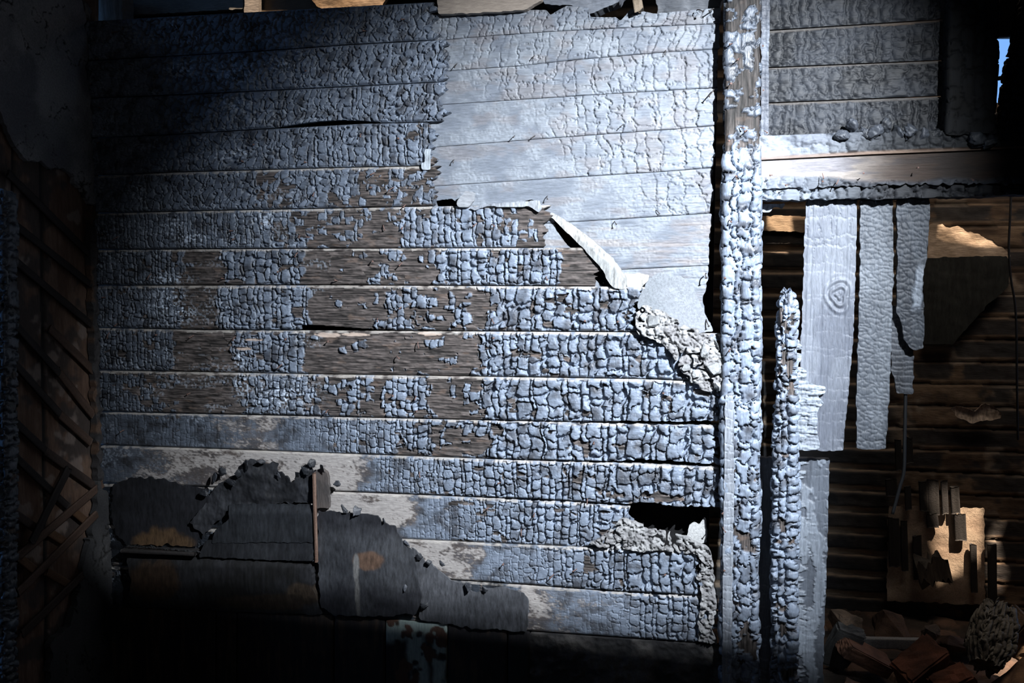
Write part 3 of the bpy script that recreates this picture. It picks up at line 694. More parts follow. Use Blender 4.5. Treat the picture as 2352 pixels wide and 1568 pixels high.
vboard('peeling_char', [(1808,780),(1836,776),(1846,790),(1844,800),(1828,806),(1846,812),(1844,830),(1826,836),(1850,846),(1852,876),(1872,884),(1898,888),(1896,905),(1880,912),(1896,925),(1880,945),(1876,985),(1884,1034),(1826,1034),(1812,1000),(1806,900)], .018,
   vert_field(371, (.22,.25,.30), (.29,.33,.39), .02, .012, .004, flake=flk), 'ragged pale flakes peeling off the lower left edge', thick=.006, rag=12, seed=9, parent=WIDE)
thing_sheet('hanging_scrap', [(1748,468),(1806,466),(1798,480),(1780,476),(1770,488),(1752,490)], .05, (.15,.17,.2), (.2,.22,.26), 'little pale scrap under the beam beside the post', 'scrap', 33, rag=6)

# ------------------------------------------------------------------ panel of planks over the beam, right
RT = [[(1748,-30),(2190,-62)],[(1750,71),(2180,44)],[(1750,156),(2175,138)],[(1750,237),(2172,220)],[(1750,330),(2168,318)]]
def mixc2(a, b, t): return a + (b - a) * t[..., None]
def rp_field(k):
    seed = 400 + 13 * k
    def f(X, Z, PX, PY, vv):
        cw, ch = ((.036, .06), (.034, .03), (.05, .05), (.032, .045))[k]
        e, r1, r2, fu, fv = bricks(X, Z, seed, cw, ch, .8)
        Hh = .007
        h = (np.minimum(e / (cw * .4), 1) ** .6) * Hh + (fu - .5) * Hh * .8 + (fv - .5) * Hh * .35 - .003 * (e < .0012)
        gr = fbm(X * 12, Z * 240, seed + 1, 3); h = h + (gr - .5) * .0016
        if k == 2: h = h - .003 * (np.abs(vv - .5 + .01 * np.sin(X * 9)) < .02)
        n = fbm(X * 10, Z * 14, seed + 3, 4)
        col = mixc(np.array((.013, .015, .019)), np.array((.026, .03, .038)) * 1.3, sst(.3, .7, n))
        raw = (vv < .055 + .03 * (fbm(X * 20, Z * 0, seed + 5, 2) - .5)) & (k > 0)
        col = np.where(raw[..., None], mixc(np.array((.10, .09, .085)), np.array((.20, .14, .10)), sst(1950, 2080, PX) * (k == 1)) * .6, col)
        edge = np.minimum(vv, 1 - vv); h = h * sst(0, .05, edge); h = np.where(raw, .001, h)
        return h, rgba(col, .46 + .2 * n), None
    return f
RL = ['uppermost plank of the panel over the beam, cut by the top of the photo', 'plank with ring-like shiny scales, second from the top over the beam', 'plank of the panel over the beam with a split along its middle', 'lowest plank of the panel over the beam, just behind the chunks of char']
for k in range(4):
    o = patch('scaled_plank', [(x, y + 1.5) for x, y in RT[k]], [(x, y - 1.5) for x, y in RT[k + 1]], .05, rp_field(k), M_H, thick=.02, step=.0034)
    tag(o, RL[k], 'plank', 'scaled planks over the beam')

# beams: ledge beam with worn top, lintel under it, charred fringe
def beam_field(kind, seed):
    def f(X, Z, PX, PY, vv):
        n = fbm(X * 10, Z * 20, seed, 4); gr = fbm(X * 6, Z * 260, seed + 1, 3)
        e, r1, r2, fu, fv = bricks(X, Z, seed + 2, .045 if kind else .04, .05, .6)
        if kind == 0:
            h = (fbm(X * 18, Z * 30, seed + 3, 4) - .5) * .03 * (1 - .6 * vv) + (fbm(X * 80, Z * 80, seed + 4, 3) - .5) * .006
            h = h * sst(2300, 1800, PX + 0 * vv) + h * .5 + (np.minimum(e / .008, 1) * .008 * (.4 + r1) - .004 * (e < .0014)) * sst(1760, 1900, PX)
            col = mixc(np.array((.16, .18, .22)), np.array((.27, .30, .35)), sst(.3, .7, n))
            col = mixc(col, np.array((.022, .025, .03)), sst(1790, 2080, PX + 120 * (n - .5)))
            lower = sst(.82, .9, vv); col = mixc(col, np.array((.20, .13, .09)), lower * .7)
            h = h * (1 - lower)
        else:
            low = sst(.5, .66, vv + .2 * (n - .5) - .22 * sst(1880, 1990, PX))
            blk = np.minimum(e / .014, 1) ** .5 * .013 + (fu - .5) * .012 - .005 * (e < .0015)
            h = low * blk + (1 - low) * (gr - .5) * .002
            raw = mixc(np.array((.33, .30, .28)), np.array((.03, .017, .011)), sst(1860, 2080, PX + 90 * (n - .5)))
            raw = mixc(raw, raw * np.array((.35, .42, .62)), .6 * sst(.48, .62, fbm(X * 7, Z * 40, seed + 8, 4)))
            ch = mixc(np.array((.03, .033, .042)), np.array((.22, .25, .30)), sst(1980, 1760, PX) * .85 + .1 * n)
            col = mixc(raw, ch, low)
        mk = None
        if kind == 1: mk = vv < 1 - .10 * (1 - np.minimum(e / .012, 1))
        if kind == 2:
            h = np.sqrt(np.minimum(e / .01, 1)) * .02 * (.4 + r1) - .006 * (e < .0016)
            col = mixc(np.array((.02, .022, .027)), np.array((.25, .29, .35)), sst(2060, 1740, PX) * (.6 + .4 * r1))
            mk = (vv < .65 + .35 * fbm(X * 30, Z * 4, seed + 9, 3)) 
        return h, rgba(col, .72), mk
    return f
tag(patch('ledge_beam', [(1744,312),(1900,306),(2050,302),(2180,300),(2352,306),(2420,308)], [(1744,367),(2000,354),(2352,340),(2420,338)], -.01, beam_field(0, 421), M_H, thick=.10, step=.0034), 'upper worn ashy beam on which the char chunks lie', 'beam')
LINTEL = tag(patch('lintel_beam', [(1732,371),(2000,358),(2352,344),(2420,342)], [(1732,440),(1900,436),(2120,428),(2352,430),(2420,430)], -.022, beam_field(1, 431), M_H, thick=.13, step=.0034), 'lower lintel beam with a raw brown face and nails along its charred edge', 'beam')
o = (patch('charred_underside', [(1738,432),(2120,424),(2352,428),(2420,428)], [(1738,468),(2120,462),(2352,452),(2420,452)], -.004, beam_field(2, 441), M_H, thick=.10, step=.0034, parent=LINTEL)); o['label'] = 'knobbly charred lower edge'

# dark posts at the right edge with the sky slit between them
up_timber('dark_post', (2234,-60), (2222,312), .02, .16, .10, 451, .05, .05, .004, 'broad black post left of the slit of blue sky', 'post', tone=.09, rag=.01, cov=1.0)
up_timber('dark_post', (2402,-60), (2330,330), .03, .12, .10, 461, .04, .03, .012, 'black post at the right edge of the photo, right of the slit of blue sky', 'post', tone=.06, rag=.01, cov=1.0)
tag(bar('dark_cover_board', (2270,36), (2440,26), .13, .155, .03, (.006,.006,.007), (.012,.012,.013), seed=49), 'black board added to darken the wall above the slit of blue sky', 'board')  # added black cover over the lit back wall above the slit
tag(bar('cross_stick', (2288,181), (2345,172), .04, .014, .014, (.10,.08,.06), (.2,.15,.1), seed=47), 'thin stick crossing the slit of blue sky', 'stick')

# ------------------------------------------------------------------ behind the top edge of the planks
def plainboard(name, poly, y, c1, c2, label, seed, cat='board', mat=None, thick=.025, rag=3, **kw):
    return thing_sheet(name, poly, y, c1, c2, label, cat, seed, mat=mat or M_H, thick=thick, rag=rag, **kw)
plainboard('roof_post', [(214,-20),(282,-20),(282,60),(214,60)], .12, (.13,.14,.14), (.22,.25,.25), 'short grey post showing above the planks near the left corner', 101, 'post', M_V, .08, streak=.7)
plainboard('roof_board', [(282,-20),(560,-20),(560,22),(282,36)], .30, (.12,.12,.11), (.2,.2,.19), 'dull grey board above the planks, left of the pale peg', 102)
plainboard('pale_peg', [(562,-20),(594,-20),(596,30),(560,30)], .26, (.12,.11,.10), (.17,.155,.14), 'pale squared peg standing above the top plank', 103, 'peg')
plainboard('roof_board', [(596,-20),(735,-20),(738,34),(598,34)], .30, (.10,.07,.042), (.13,.095,.06), 'tan board above the planks, right of the pale peg', 104)
plainboard('roof_board', [(700,-20),(900,-20),(880,12),(760,34),(726,14)], .27, (.12,.08,.045), (.16,.115,.075), 'splintered tan board above the planks near the middle', 105, rag=8, bump=.012)
plainboard('bleached_board', [(1004,-20),(1250,-20),(1244,2),(1210,22),(1150,28),(1004,34)], -.012, (.32,.27,.23), (.38,.32,.27), 'bleached board end lying on the top edge of the pale boards', 106, thick=.03, rag=4)
plainboard('charred_rafter', [(1240,-20),(1440,-20),(1420,8),(1382,20),(1350,34),(1310,14),(1250,10)], .06, (.10,.11,.13), (.2,.22,.26), 'charred rafter end above the black notches at the top', 107, rag=10, bump=.02, thick=.08)
plainboard('charred_rafter', [(1500,-20),(1664,-20),(1655,14),(1600,22),(1540,32),(1510,30)], .05, (.05,.055,.065), (.11,.12,.14), 'dark twisted timber end above the planks next to the tall post', 108, rag=12, bump=.025, thick=.08)
tag(bar('rope_end', (1460,-20), (1468,26), -.01, .035, .03, (.16,.12,.08), (.30,.24,.18), seed=48), 'frayed burnt stick end above the pale boards', 'stick')

# ------------------------------------------------------------------ left side wall: plaster, lath and boards
XS = XC
def backing_field(X, Z, PX, PY, vv):
    n = fbm(X * 14, Z * 6, 601, 5); g = fbm(X * 120, Z * 8, 602, 3)
    col = mixc(np.array((.11, .062, .042)), np.array((.19, .12, .085)), sst(.3, .7, n * .6 + g * .4))
    col = mixc(col, np.array((.05, .042, .04)), .85 * sst(.50, .62, fbm(X * 9, Z * 9, 603, 4)))
    col = mixc(col, np.array((.26, .205, .18)), .8 * sst(.60, .68, fbm(X * 11, Z * 11, 604, 4)))
    sn = (np.abs(PX - 100 - (PY - 800) * .012) < 5) | (np.abs(PX - 30) < 4)
    return (n - .5) * .006 - .012 * sn, rgba(np.where(sn[..., None], .02, col), .8), None
o = patch('wall_left', [(-60,-60),(226,-60)], [(-60,1700),(226,1700)], XS - .03, backing_field, M_V, thick=.05, step=.006, side=True)
tag(o, kind='structure')
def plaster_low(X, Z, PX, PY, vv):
    h, c, m = plaster_field(X, Z, PX, PY, vv); c = c.copy(); c[..., :3] *= .22; return h, c, m  # same plaster colour, much darker
def plaster_field(X, Z, PX, PY, vv):
    n = fbm(X * 5, Z * 5, 611, 5)
    d1, e1, r1 = voro(X * 6 + 1.5 * fbm(X * 9, Z * 9, 612, 3), Z * 4 + 1.5 * fbm(X * 9, Z * 9, 613, 3), 614)
    cr = (e1 < .02) & (fbm(X * 6, Z * 6, 616, 2) > .42)
    col = mixc(np.array((.19, .195, .21)), np.array((.31, .31, .32)), sst(.3, .7, n))
    col = mixc(col, np.array((.11, .11, .13)), .7 * sst(.5, .65, fbm(X * 4, Z * 3, 617, 4)))
    return (n - .5) * .02 + (fbm(X * 60, Z * 60, 615, 3) - .5) * .002 - .006 * cr, rgba(np.where(cr[..., None], .03, col), .85), None
tag(ppoly('plaster_coat', [(-60,-60),(186,-60),(198,60),(204,160),(212,300),(221,470),(206,470),(190,440),(170,420),(150,390),(120,392),(92,372),(66,372),(40,350),(18,300),(2,256),(-60,180)], XS, plaster_field, M_R, thick=.02, step=.005, side=True, rag=14, seed=1),
    'cracked grey plaster still clinging to the upper side wall', 'plaster')
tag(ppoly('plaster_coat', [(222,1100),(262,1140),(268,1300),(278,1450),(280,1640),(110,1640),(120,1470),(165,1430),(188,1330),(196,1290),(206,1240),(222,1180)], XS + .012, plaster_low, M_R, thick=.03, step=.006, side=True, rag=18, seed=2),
    'dark plaster left in the lower corner of the side wall', 'plaster')
def edge_field(X, Z, PX, PY, vv):
    n = fbm(X * 40, Z * 40, 621, 4)
    col = mixc(np.array((.04, .038, .04)), np.array((.10, .06, .04)), sst(.55, .7, fbm(X * 30, Z * 12, 622, 3)))
    return (n - .5) * .03, rgba(col, .85), None
tag(ppoly('broken_mortar', [(206,470),(222,466),(226,700),(232,900),(238,1110),(224,1120),(218,900),(210,700)], XS + .008, edge_field, M_R, thick=.03, step=.005, side=True, rag=12, seed=6), 'crumbly brown mortar ridge down the corner beside the laths', 'mortar')
dk = ((.012,.009,.009), (.026,.019,.018)); br = ((.065,.038,.027), (.11,.068,.05)); md = ((.03,.02,.017), (.055,.036,.029)); og = ((.10,.05,.025), (.14,.075,.04))
LA = [((18,398),(224,602),dk,'topmost dark diagonal lath below the plaster'),((14,500),(222,664),dk,'second dark diagonal lath from the top'),((14,582),(222,756),dk,'third dark diagonal lath from the top'),
 ((16,724),(136,858),dk,'broken diagonal lath ending mid-wall, fourth from the top'),((112,752),(222,858),br,'pale brown short diagonal lath by the corner'),((132,850),(214,954),br,'pale brown lath continuing the broken one'),
 ((22,822),(138,952),dk,'fifth dark diagonal lath from the top'),((136,950),(208,1016),br,'pale brown lath end touching the corner mortar'),((16,952),(110,1040),dk,'sixth dark diagonal lath at the left'),
 ((104,1036),(216,1116),md,'brown lath running down to the corner below the sixth dark one'),((34,1048),(154,1162),dk,'seventh dark diagonal lath at the left'),((28,1176),(86,1216),md,'short brown lath stub at the far left'),
 ((110,1220),(154,1248),og,'small orange lath stub in the lattice, upper'),((166,1172),(198,1198),og,'small orange lath stub nearest the corner'),((44,1282),(92,1318),og,'small orange lath stub at the far left'),((106,1312),(164,1346),og,'orange lath stub between the two long crossing laths')]
for i, (a, b, c, lab) in enumerate(LA):
    tag(bar('wall_lath', a, b, XS - .006, .030 if c is dk else .034, .010, *c, side=True, seed=630 + i, rag=.015), lab, 'lath', 'diagonal laths on the side wall')
LB = [((236,1110),(36,1282),br,'long brown lath rising to the corner, upper of the crossing pair'),((222,1180),(40,1362),br,'long brown lath rising to the corner, lower of the crossing pair'),((190,1320),(50,1456),md,'lowest brown lath of the side wall'),((158,1074),(72,1246),dk,'loose black lath lying over the lattice')]
for i, (a, b, c, lab) in enumerate(LB):
    tag(bar('wall_lath', a, b, XS + .006 + (.014 if c is dk else 0), .036, .010, *c, side=True, seed=660 + i, rag=.015), lab, 'lath', 'crossing laths on the side wall')
o = timber('charred_door_jamb', on_x(8, 1700, XS + .03), on_x(8, 440, XS + .03), .07, .06, post_field(671, .07, .06, .03, .03, .010, .9, .5), M_V, front=(1, 0, 0), rag=.02, seed=12, step=.005)
tag(o, 'black glinting jamb at the extreme left edge of the photo', 'jamb')

# ------------------------------------------------------------------ room shell and back room
YB = 1.6; ZC = 3.4
def back_field(X, Z, PX, PY, vv):
    rowh = .115; q = Z / rowh + .03 * np.sin(X * 3); i = np.floor(q); fr = q - i
    n = fbm(X * 5, Z * 22, 701, 5); m = fbm(X * 7, Z * 7, 702, 4)
    col = mixc(np.array((.06, .038, .025)), np.array((.17, .12, .08)), sst(.3, .7, n))
    col = mixc(col, np.array((.22, .185, .15)), .7 * sst(.56, .64, m))
    bl = sst(.44, .52, fbm(X * 3.2, i * 3.7, 703, 3) + .25 * (fbm(X * 20, Z * 30, 704, 3) - .5))
    band = sst(.22, .3, fr) * sst(.98, .9, fr)
    lefts = sst(.86, .76, X)
    up_ = sst(1.15, 1.35, Z)
    col = mixc(col, np.array((.016, .018, .022)), np.clip(band * np.clip(bl * .9 + lefts * .9, 0, 1), 0, 1))
    col = mixc(col, np.array((.24, .185, .135)), lefts * (1 - band) * .8)
    seam = fr < .11
    h = (n - .5) * .010 - .008 * seam + .012 * band * lefts + (fbm(X * 30, Z * 30, 705, 3) - .5) * .008
    return h, rgba(np.where((seam & (lefts < .5))[..., None], col * .35, col), .85), None
HSKY = [(2265,84),(2348,82),(2348,232),(2262,232)]
o = patch('wall_back', [(1200,-220),(2700,-220)], [(1200,1500),(2700,1500)], YB, back_field, M_H, thick=.08, step=.009, hole=[HSKY], rag=0)
tag(o, kind='structure')
def quadobj(name, pts, mat):
    me = bpy.data.meshes.new(name); me.from_pydata([tuple(p) for p in pts], [], [tuple(range(len(pts)))]); me.update(); me.materials.append(mat)
    o = bpy.data.objects.new(name, me); COLL.objects.link(o); o['kind'] = 'structure'; return o
def boxobj(name, lo, hi, mat):
    bm = bmesh.new(); bmesh.ops.create_cube(bm, size=1)
    for v in bm.verts: v.co = Vector([lo[i] + (v.co[i] + .5) * (hi[i] - lo[i]) for i in range(3)])
    me = bpy.data.meshes.new(name); bm.to_mesh(me); bm.free(); me.materials.append(mat)
    o = bpy.data.objects.new(name, me); COLL.objects.link(o); o['kind'] = 'structure'; return o
XL, XR, YF = XS - .08, 3.2, -5.2
M_FLOOR = plain('sooty_floor', (0.045, 0.036, 0.03), 0.95)
boxobj('floor', (XL - .3, YF, -.15), (XR + .3, YB + .3, 0), M_FLOOR)
boxobj('wall_front', (XL - .1, YF - .1, 0), (XR + .1, YF, ZC), M_SOOT)
boxobj('wall_right', (XR, YF, 0), (XR + .1, YB + .1, ZC), M_SOOT)
boxobj('wall_left_far', (XL - .12, YF, 0), (XL - .02, -1.0, ZC), M_SOOT)
boxobj('wall_left_back_room', (XL - .12, .16, 0), (XL - .02, YB + .1, ZC), M_SOOT)
# unseen blockers, added so the spot leaves the wall's foot and right side dark
tl = (-2.10 - SPOT_LOC[1]) / (0 - SPOT_LOC[1]); zl = SPOT_LOC[2] + tl * (float(on_y(1690, 1478, 0)[2]) - SPOT_LOC[2])
tj = (-2.34 - SPOT_LOC[1]) / (0 - SPOT_LOC[1]); xj = SPOT_LOC[0] + tj * (float(on_y(2215, 400, 0)[0]) - SPOT_LOC[0])
boxobj('side_lamp_blocker', (xj, -2.38, 0), (XR, -2.34, ZC), M_SOOT)
boxobj('low_lamp_blocker', (.50, -2.15, 0), (XR, -2.10, zl), M_SOOT)
px0 = on_y(1652, 600, .14)[0]
boxobj('gap_backing', (XL - .1, .12, 0), (px0 - .02, .16, float(on_y(900, 60, .14)[2]) - .03), M_SOOT)  # dark backing added so the gaps between planks look black
# roof with the gaps through which the sun reaches the back room
boxobj('wall_back_far', (XL - .1, YB, 0), (float(on_y(1200, 600, YB)[0]) + .02, YB + .08, ZC), M_SOOT)
def sunhole(pts3):
    out = []
    for p in pts3:
        t = (ZC - p[2]) / -SUN_DIR[2]; q = p - SUN_DIR * t; out.append(Vector((q[0], q[1], ZC)))
    return out
holes = [sunhole([on_y(a, b, YB - .01) for a, b in q]) for q in (
  [(2092,1182),(2235,1188),(2232,1330),(2205,1336),(2140,1366),(2128,1290),(2112,1240)],
  [(2280,1196),(2312,1192),(2300,1240),(2320,1330),(2290,1345),(2278,1300)],
  [(2138,522),(2170,516),(2215,536),(2262,548),(2300,570),(2318,586),(2230,590),(2140,566)],
  [(1752,500),(1848,504),(1848,530),(1806,528),(1812,582),(1775,566),(1752,548)],
  [(2170,650),(2172,640),(2180,648)],
)]
holes += [sunhole([on_y(a, b, .27) for a, b in [(530,-40),(900,-40),(900,60),(530,60)]])]
rub = on_z(2330, 1500, .12)
holes += [sunhole([rub + np.array(v) for v in ((-.09, -.25, 0), (.3, -.25, 0), (.3, .22, 0), (-.02, .2, 0))])]
outer = [Vector((XL - .3, YF - .2, ZC)), Vector((XR + .3, YF - .2, ZC)), Vector((XR + .3, YB + .4, ZC)), Vector((XL - .3, YB + .4, ZC))]
loops = [outer] + holes
tri = tessellate_polygon(loops)
flat = [v for l in loops for v in l]
me = bpy.data.meshes.new('ceiling'); me.from_pydata([tuple(v) for v in flat], [], [tuple(t) for t in tri]); me.update(); me.materials.append(M_SOOT)
o = bpy.data.objects.new('ceiling', me); COLL.objects.link(o); o['kind'] = 'structure'
sm = o.modifiers.new('thickness', 'SOLIDIFY'); sm.thickness = .02

# things in the back room
thing_sheet('dark_panel', [(2120,592),(2310,586),(2322,600),(2318,660),(2270,700),(2215,762),(2190,792),(2122,790)], YB - .05, (.009,.011,.011), (.016,.019,.018), 'dark greenish panel hanging on the back wall under the sunlit patch', 'panel', 711, streak=.6, rag=6)
thing_sheet('paper_scrap', [(2182,938),(2200,930),(2240,944),(2262,924),(2278,930),(2302,946),(2300,962),(2262,968),(2230,974),(2196,958)], YB - .06, (.24,.19,.15), (.34,.28,.23), 'torn pale scrap of wallpaper curling from the back wall', 'scrap', 712, rag=8, bump=.03)
thing_sheet('wall_sheet', [(2040,1160),(2262,1166),(2264,1390),(2036,1380)], YB - .045, (.22,.17,.13), (.34,.28,.22), 'pale panel on the back wall that catches the patch of sun', 'panel', 713, rag=8, bump=.006, nsc=9, mat=M_R)
ST = [(2062,1010,1080),(2085,1005,1062),(2046,1100,1140),(2084,1115,1170),(2120,1105,1172),(2142,1102,1182),(2168,1104,1180),(2192,1116,1178),(2052,1190,1300),(2076,1196,1310),(2106,1230,1330),(2204,1180,1240),(2235,1250,1360),(2278,1250,1440),(2140,1180,1212)]
STL = ['tall black batten just below the tip of the middle hanging board', 'short black batten right beside the tall one under the hanging boards', 'small black batten left of the dangling grey wire', 'black batten just right of the dangling grey wire, above the pale sheet',
 'leftmost of the row of black battens above the pale wall sheet', 'second black batten of the row above the pale wall sheet', 'third black batten of the row above the pale wall sheet', 'rightmost of the row of black battens above the pale wall sheet',
 'long black batten down the left edge of the pale wall sheet', 'black batten beside the one on the left edge of the pale sheet', 'black batten left of the sunlit charred stub', 'black batten hanging into the top of the sun patch',
 'black batten at the lower right of the sun patch', 'longest black batten, right of the pale wall sheet', 'smallest black batten, straddling the top edge of the pale sheet']
for i, (x, a, b) in enumerate(ST):
    tag(bar('charred_batten', (x, a), (x + 3, b), YB - .062, .032 + .012 * ((i * 7) % 3), .012, (.007,.007,.008), (.016,.016,.018), seed=720 + i), STL[i], 'batten', 'black battens on the back wall')
tag(bar('charred_stub', (2138,1285), (2150,1338), YB - .10, .16, .03, (.03,.027,.023), (.075,.066,.055), M_V, seed=741, rag=.12), 'broad charred board stub lit by the sun patch on the back wall', 'board')
thing_sheet('sun_patch_sheet', [(2128,516),(2160,512),(2176,520),(2200,518),(2220,530),(2250,536),(2262,544),(2280,548),(2300,566),(2322,580),(2320,604),(2240,600),(2130,598)], YB - .035, (.30,.23,.165), (.42,.33,.25), 'pale strip added on the back wall to brighten the upper patch of sun', 'board', 715, rag=8, bump=.01, nsc=14, mat=M_H)  # pale colour added here so the sun patch looks brighter
thing_sheet('sun_patch_sheet', [(1740,494),(1870,496),(1870,534),(1800,532),(1740,530)], YB - .035, (.22,.16,.11), (.34,.26,.18), 'pale strip added to brighten the sun patch between post and hanging board', 'board', 716, rag=5, mat=M_H)  # second added pale strip, brightening the left sun patch
# hanging cable
def tube(name, pts, r, mat, parent=None):
    P = [Vector(p) for p in pts]; Q = []
    for i in range(len(P) - 1):
        p0, p1, p2, p3 = P[max(i - 1, 0)], P[i], P[i + 1], P[min(i + 2, len(P) - 1)]
        for k in range(6):
            t = k / 6; Q.append(.5 * ((2 * p1) + (p2 - p0) * t + (2 * p0 - 5 * p1 + 4 * p2 - p3) * t * t + (3 * p1 - p0 - 3 * p2 + p3) * t ** 3))
    Q.append(P[-1]); bm = bmesh.new(); rings = []
    for i, q in enumerate(Q):
        t = (Q[min(i + 1, len(Q) - 1)] - Q[max(i - 1, 0)]).normalized(); u = t.cross(Vector((0, 1, 0))).normalized(); v = t.cross(u)
        rings.append([bm.verts.new(q + (u * math.cos(a * math.pi / 4) + v * math.sin(a * math.pi / 4)) * r) for a in range(8)])
    for a_, b_ in zip(rings, rings[1:]):
        for k in range(8): bm.faces.new((a_[k], a_[(k + 1) % 8], b_[(k + 1) % 8], b_[k]))
    bm.faces.new(rings[0][::-1]); bm.faces.new(rings[-1]); bmesh.ops.recalc_face_normals(bm, faces=bm.faces)
    me = bpy.data.meshes.new(name); bm.to_mesh(me); bm.free(); me.materials.append(mat)
    for p in me.polygons: p.use_smooth = True
    o = bpy.data.objects.new(name, me); COLL.objects.link(o)
    if parent: o.parent = parent
    return o
M_CABLE = plain('cable_grey', (0.012, 0.013, 0.015), 0.6)
tag(tube('hanging_cable', [on_y(x, y, 1.2) for x, y in ((2322,446),(2320,500),(2317,570),(2322,640),(2333,720),(2336,900),(2338,1010))], .005, M_CABLE), 'thin dark cable hanging in front of the back wall at far right', 'cable')
tag(tube('hanging_cable', [on_y(x, y, .085) for x, y in ((2080,890),(2078,1000),(2076,1080),(2066,1120),(2050,1180))], .006, M_CABLE), 'grey wire dangling below the short hanging board', 'cable')

# rubble
def rock(name, loc, size, seed, col, label, cat='stone', n=14, rot=0, rough=.85, box=False, group=None, lump=1.0, step=5):
    rnd = random.Random(seed); bm = bmesh.new()
    if box:
        bmesh.ops.create_cube(bm, size=1)
        for v in bm.verts: v.co = Vector([c * (1 + rnd.uniform(-.08, .08)) for c in v.co])
        bmesh.ops.bevel(bm, geom=bm.edges[:], offset=.06, segments=2, affect='EDGES')
    else:
        for _ in range(n):
            v = Vector((rnd.gauss(0, 1), rnd.gauss(0, 1), rnd.gauss(0, 1))).normalized() * .5 * rnd.uniform(.8, 1.05); bm.verts.new(v)
        bmesh.ops.convex_hull(bm, input=bm.verts[:])
        bmesh.ops.delete(bm, geom=[v for v in bm.verts if not v.link_faces], context='VERTS')
    bmesh.ops.triangulate(bm, faces=bm.faces[:])
    bmesh.ops.subdivide_edges(bm, edges=bm.edges[:], cuts=5, use_grid_fill=True)
    rm = Matrix.Rotation(rot if isinstance(rot, float) else 0, 3, 'Y') if not isinstance(rot, tuple) else (Matrix.Rotation(rot[2], 3, 'Z') @ Matrix.Rotation(rot[1], 3, 'Y') @ Matrix.Rotation(rot[0], 3, 'X'))
    for v in bm.verts:
        c = v.co.copy(); k = 1 + lump * .12 * (vn(np.array(c.x * 6.0 + seed), np.array(c.y * 6.0 + c.z * 4), seed) - .5) + lump * .09 * (vn(np.array(c.x * 17.0 + c.z * 9), np.array(c.y * 17.0), seed) - .5)
        v.co = rm @ Vector((c.x * size[0] * k, c.y * size[1] * k, c.z * size[2] * k))
    zmin = min(v.co.z for v in bm.verts)
    me = bpy.data.meshes.new(name); bm.to_mesh(me); bm.free()
    co = np.zeros(len(me.vertices) * 3, np.float32); me.vertices.foreach_get('co', co); co = co.reshape(-1, 3)
    nn = fbm(co[:, 0] * 18 + seed, co[:, 1] * 18 + co[:, 2] * 13, seed, 4)
    a = me.color_attributes.new('Col', 'FLOAT_COLOR', 'POINT')
    a.data.foreach_set('color', rgba(mixc(np.array(col) * .3, np.array(col) * .8, sst(.3, .7, nn)), rough).astype(np.float32).ravel())
    me.materials.append(M_R)
    if lump > 1: me.polygons.foreach_set('use_smooth', [True] * len(me.polygons))
    o = bpy.data.objects.new(name, me); COLL.objects.link(o); o.location = (loc[0], loc[1], loc[2] - zmin)
    return tag(o, label, cat, group)
def fl(px, py, y):         # floor point under a pixel column at depth y
    p = on_y(px, py, y); return (p[0], y, 0.0)
# name, px centre, y depth, z base, size, colour, label, box, rot
RB = [
 ('pale_stone', 1940, 1.2, .0, (.24,.2,.14), (.30,.24,.19), 'pale faceted stone on the rubble right of the lower board', False, (0,0,.3)),
 ('grey_slab', 1932, .75, .0, (.13,.05,.22), (.11,.115,.12), 'grey slab leaning near the foot of the lower board', True, (.4,.3,.2)),
 ('brick', 1985, .72, .0, (.25,.12,.065), (.20,.10,.065), 'reddish brick tilted down to the right, behind the grey slab', True, (.3,.5,.4)),
 ('mortar_lump', 1965, .35, .0, (.19,.16,.16), (.13,.07,.05), 'large brown mortar lump at the bottom edge near the lower board', False, (0,.5,.2)),
 ('stone_chunk', 2050, 1.15, .0, (.30,.2,.16), (.14,.085,.06), 'long brownish chunk of masonry in the middle of the rubble', False, (0,.3,.5)),
 ('brick', 2120, .62, .0, (.22,.14,.12), (.22,.085,.05), 'red brick with a white speck, centre of the rubble', True, (.3,-.6,.4)),
 ('plaster_lump', 2135, .9, .12, (.10,.08,.09), (.26,.20,.17), 'small pale plaster lump resting behind the red brick', False, (0,0,0)),
 ('brick', 2200, .46, .0, (.16,.12,.13), (.25,.09,.05), 'orange-red brick leaning between the red brick and the charred log', True, (.2,-.5,.1)),
 ('stone_chunk', 2200, 1.1, .0, (.26,.2,.12), (.09,.05,.04), 'low brown chunk behind the orange-red brick', False, (0,0,.9)),
 ('brick', 2100, .28, .0, (.24,.13,.09), (.10,.045,.035), 'dark brick at the bottom edge, middle of the rubble', True, (0,.35,.3)),
 ('stone_chunk', 2165, .30, .0, (.18,.14,.10), (.11,.05,.04), 'small dark reddish chunk at the bottom edge', False, (0,0,.2)),
 ('tan_brick', 2336, .75, .13, (.15,.12,.17), (.42,.29,.19), 'sunlit tan brick at the right edge behind the charred log', True, (.3,.6,.5)),
 ('orange_slab', 2345, .45, .0, (.30,.16,.09), (.42,.24,.13), 'sunlit orange slab sloping out of the right edge', True, (.1,-.55,.5)),
 ('tan_slab', 2318, .25, .0, (.26,.14,.05), (.36,.26,.15), 'tan slab in the lower right corner of the photo', True, (.1,.15,.2)),
]
for i, (nm, px, y, zb, sz, c, lab, bx, rot) in enumerate(RB):
    p = on_y(px, 1480, y); rock(nm, (p[0], y, zb + .05), sz, 800 + i, c, lab, nm.split('_')[-1], box=bx, rot=rot)
tag(bar('white_board', (1950,1474), (2120,1478), .95, .05, .03, (.20,.21,.22), (.27,.28,.29), seed=751), 'narrow whitish board lying across the rubble', 'board')
lg = timber('charred_log', on_y(2262, 1530, .5), on_y(2290, 1395, .7), .14, .13, post_field(761, .1, .1, .018, .06, .014, 1.0, .9), M_R, rag=.05, seed=15, taper=[(0,.55),(.3,1),(.7,.95),(1,.6)], step=.005)
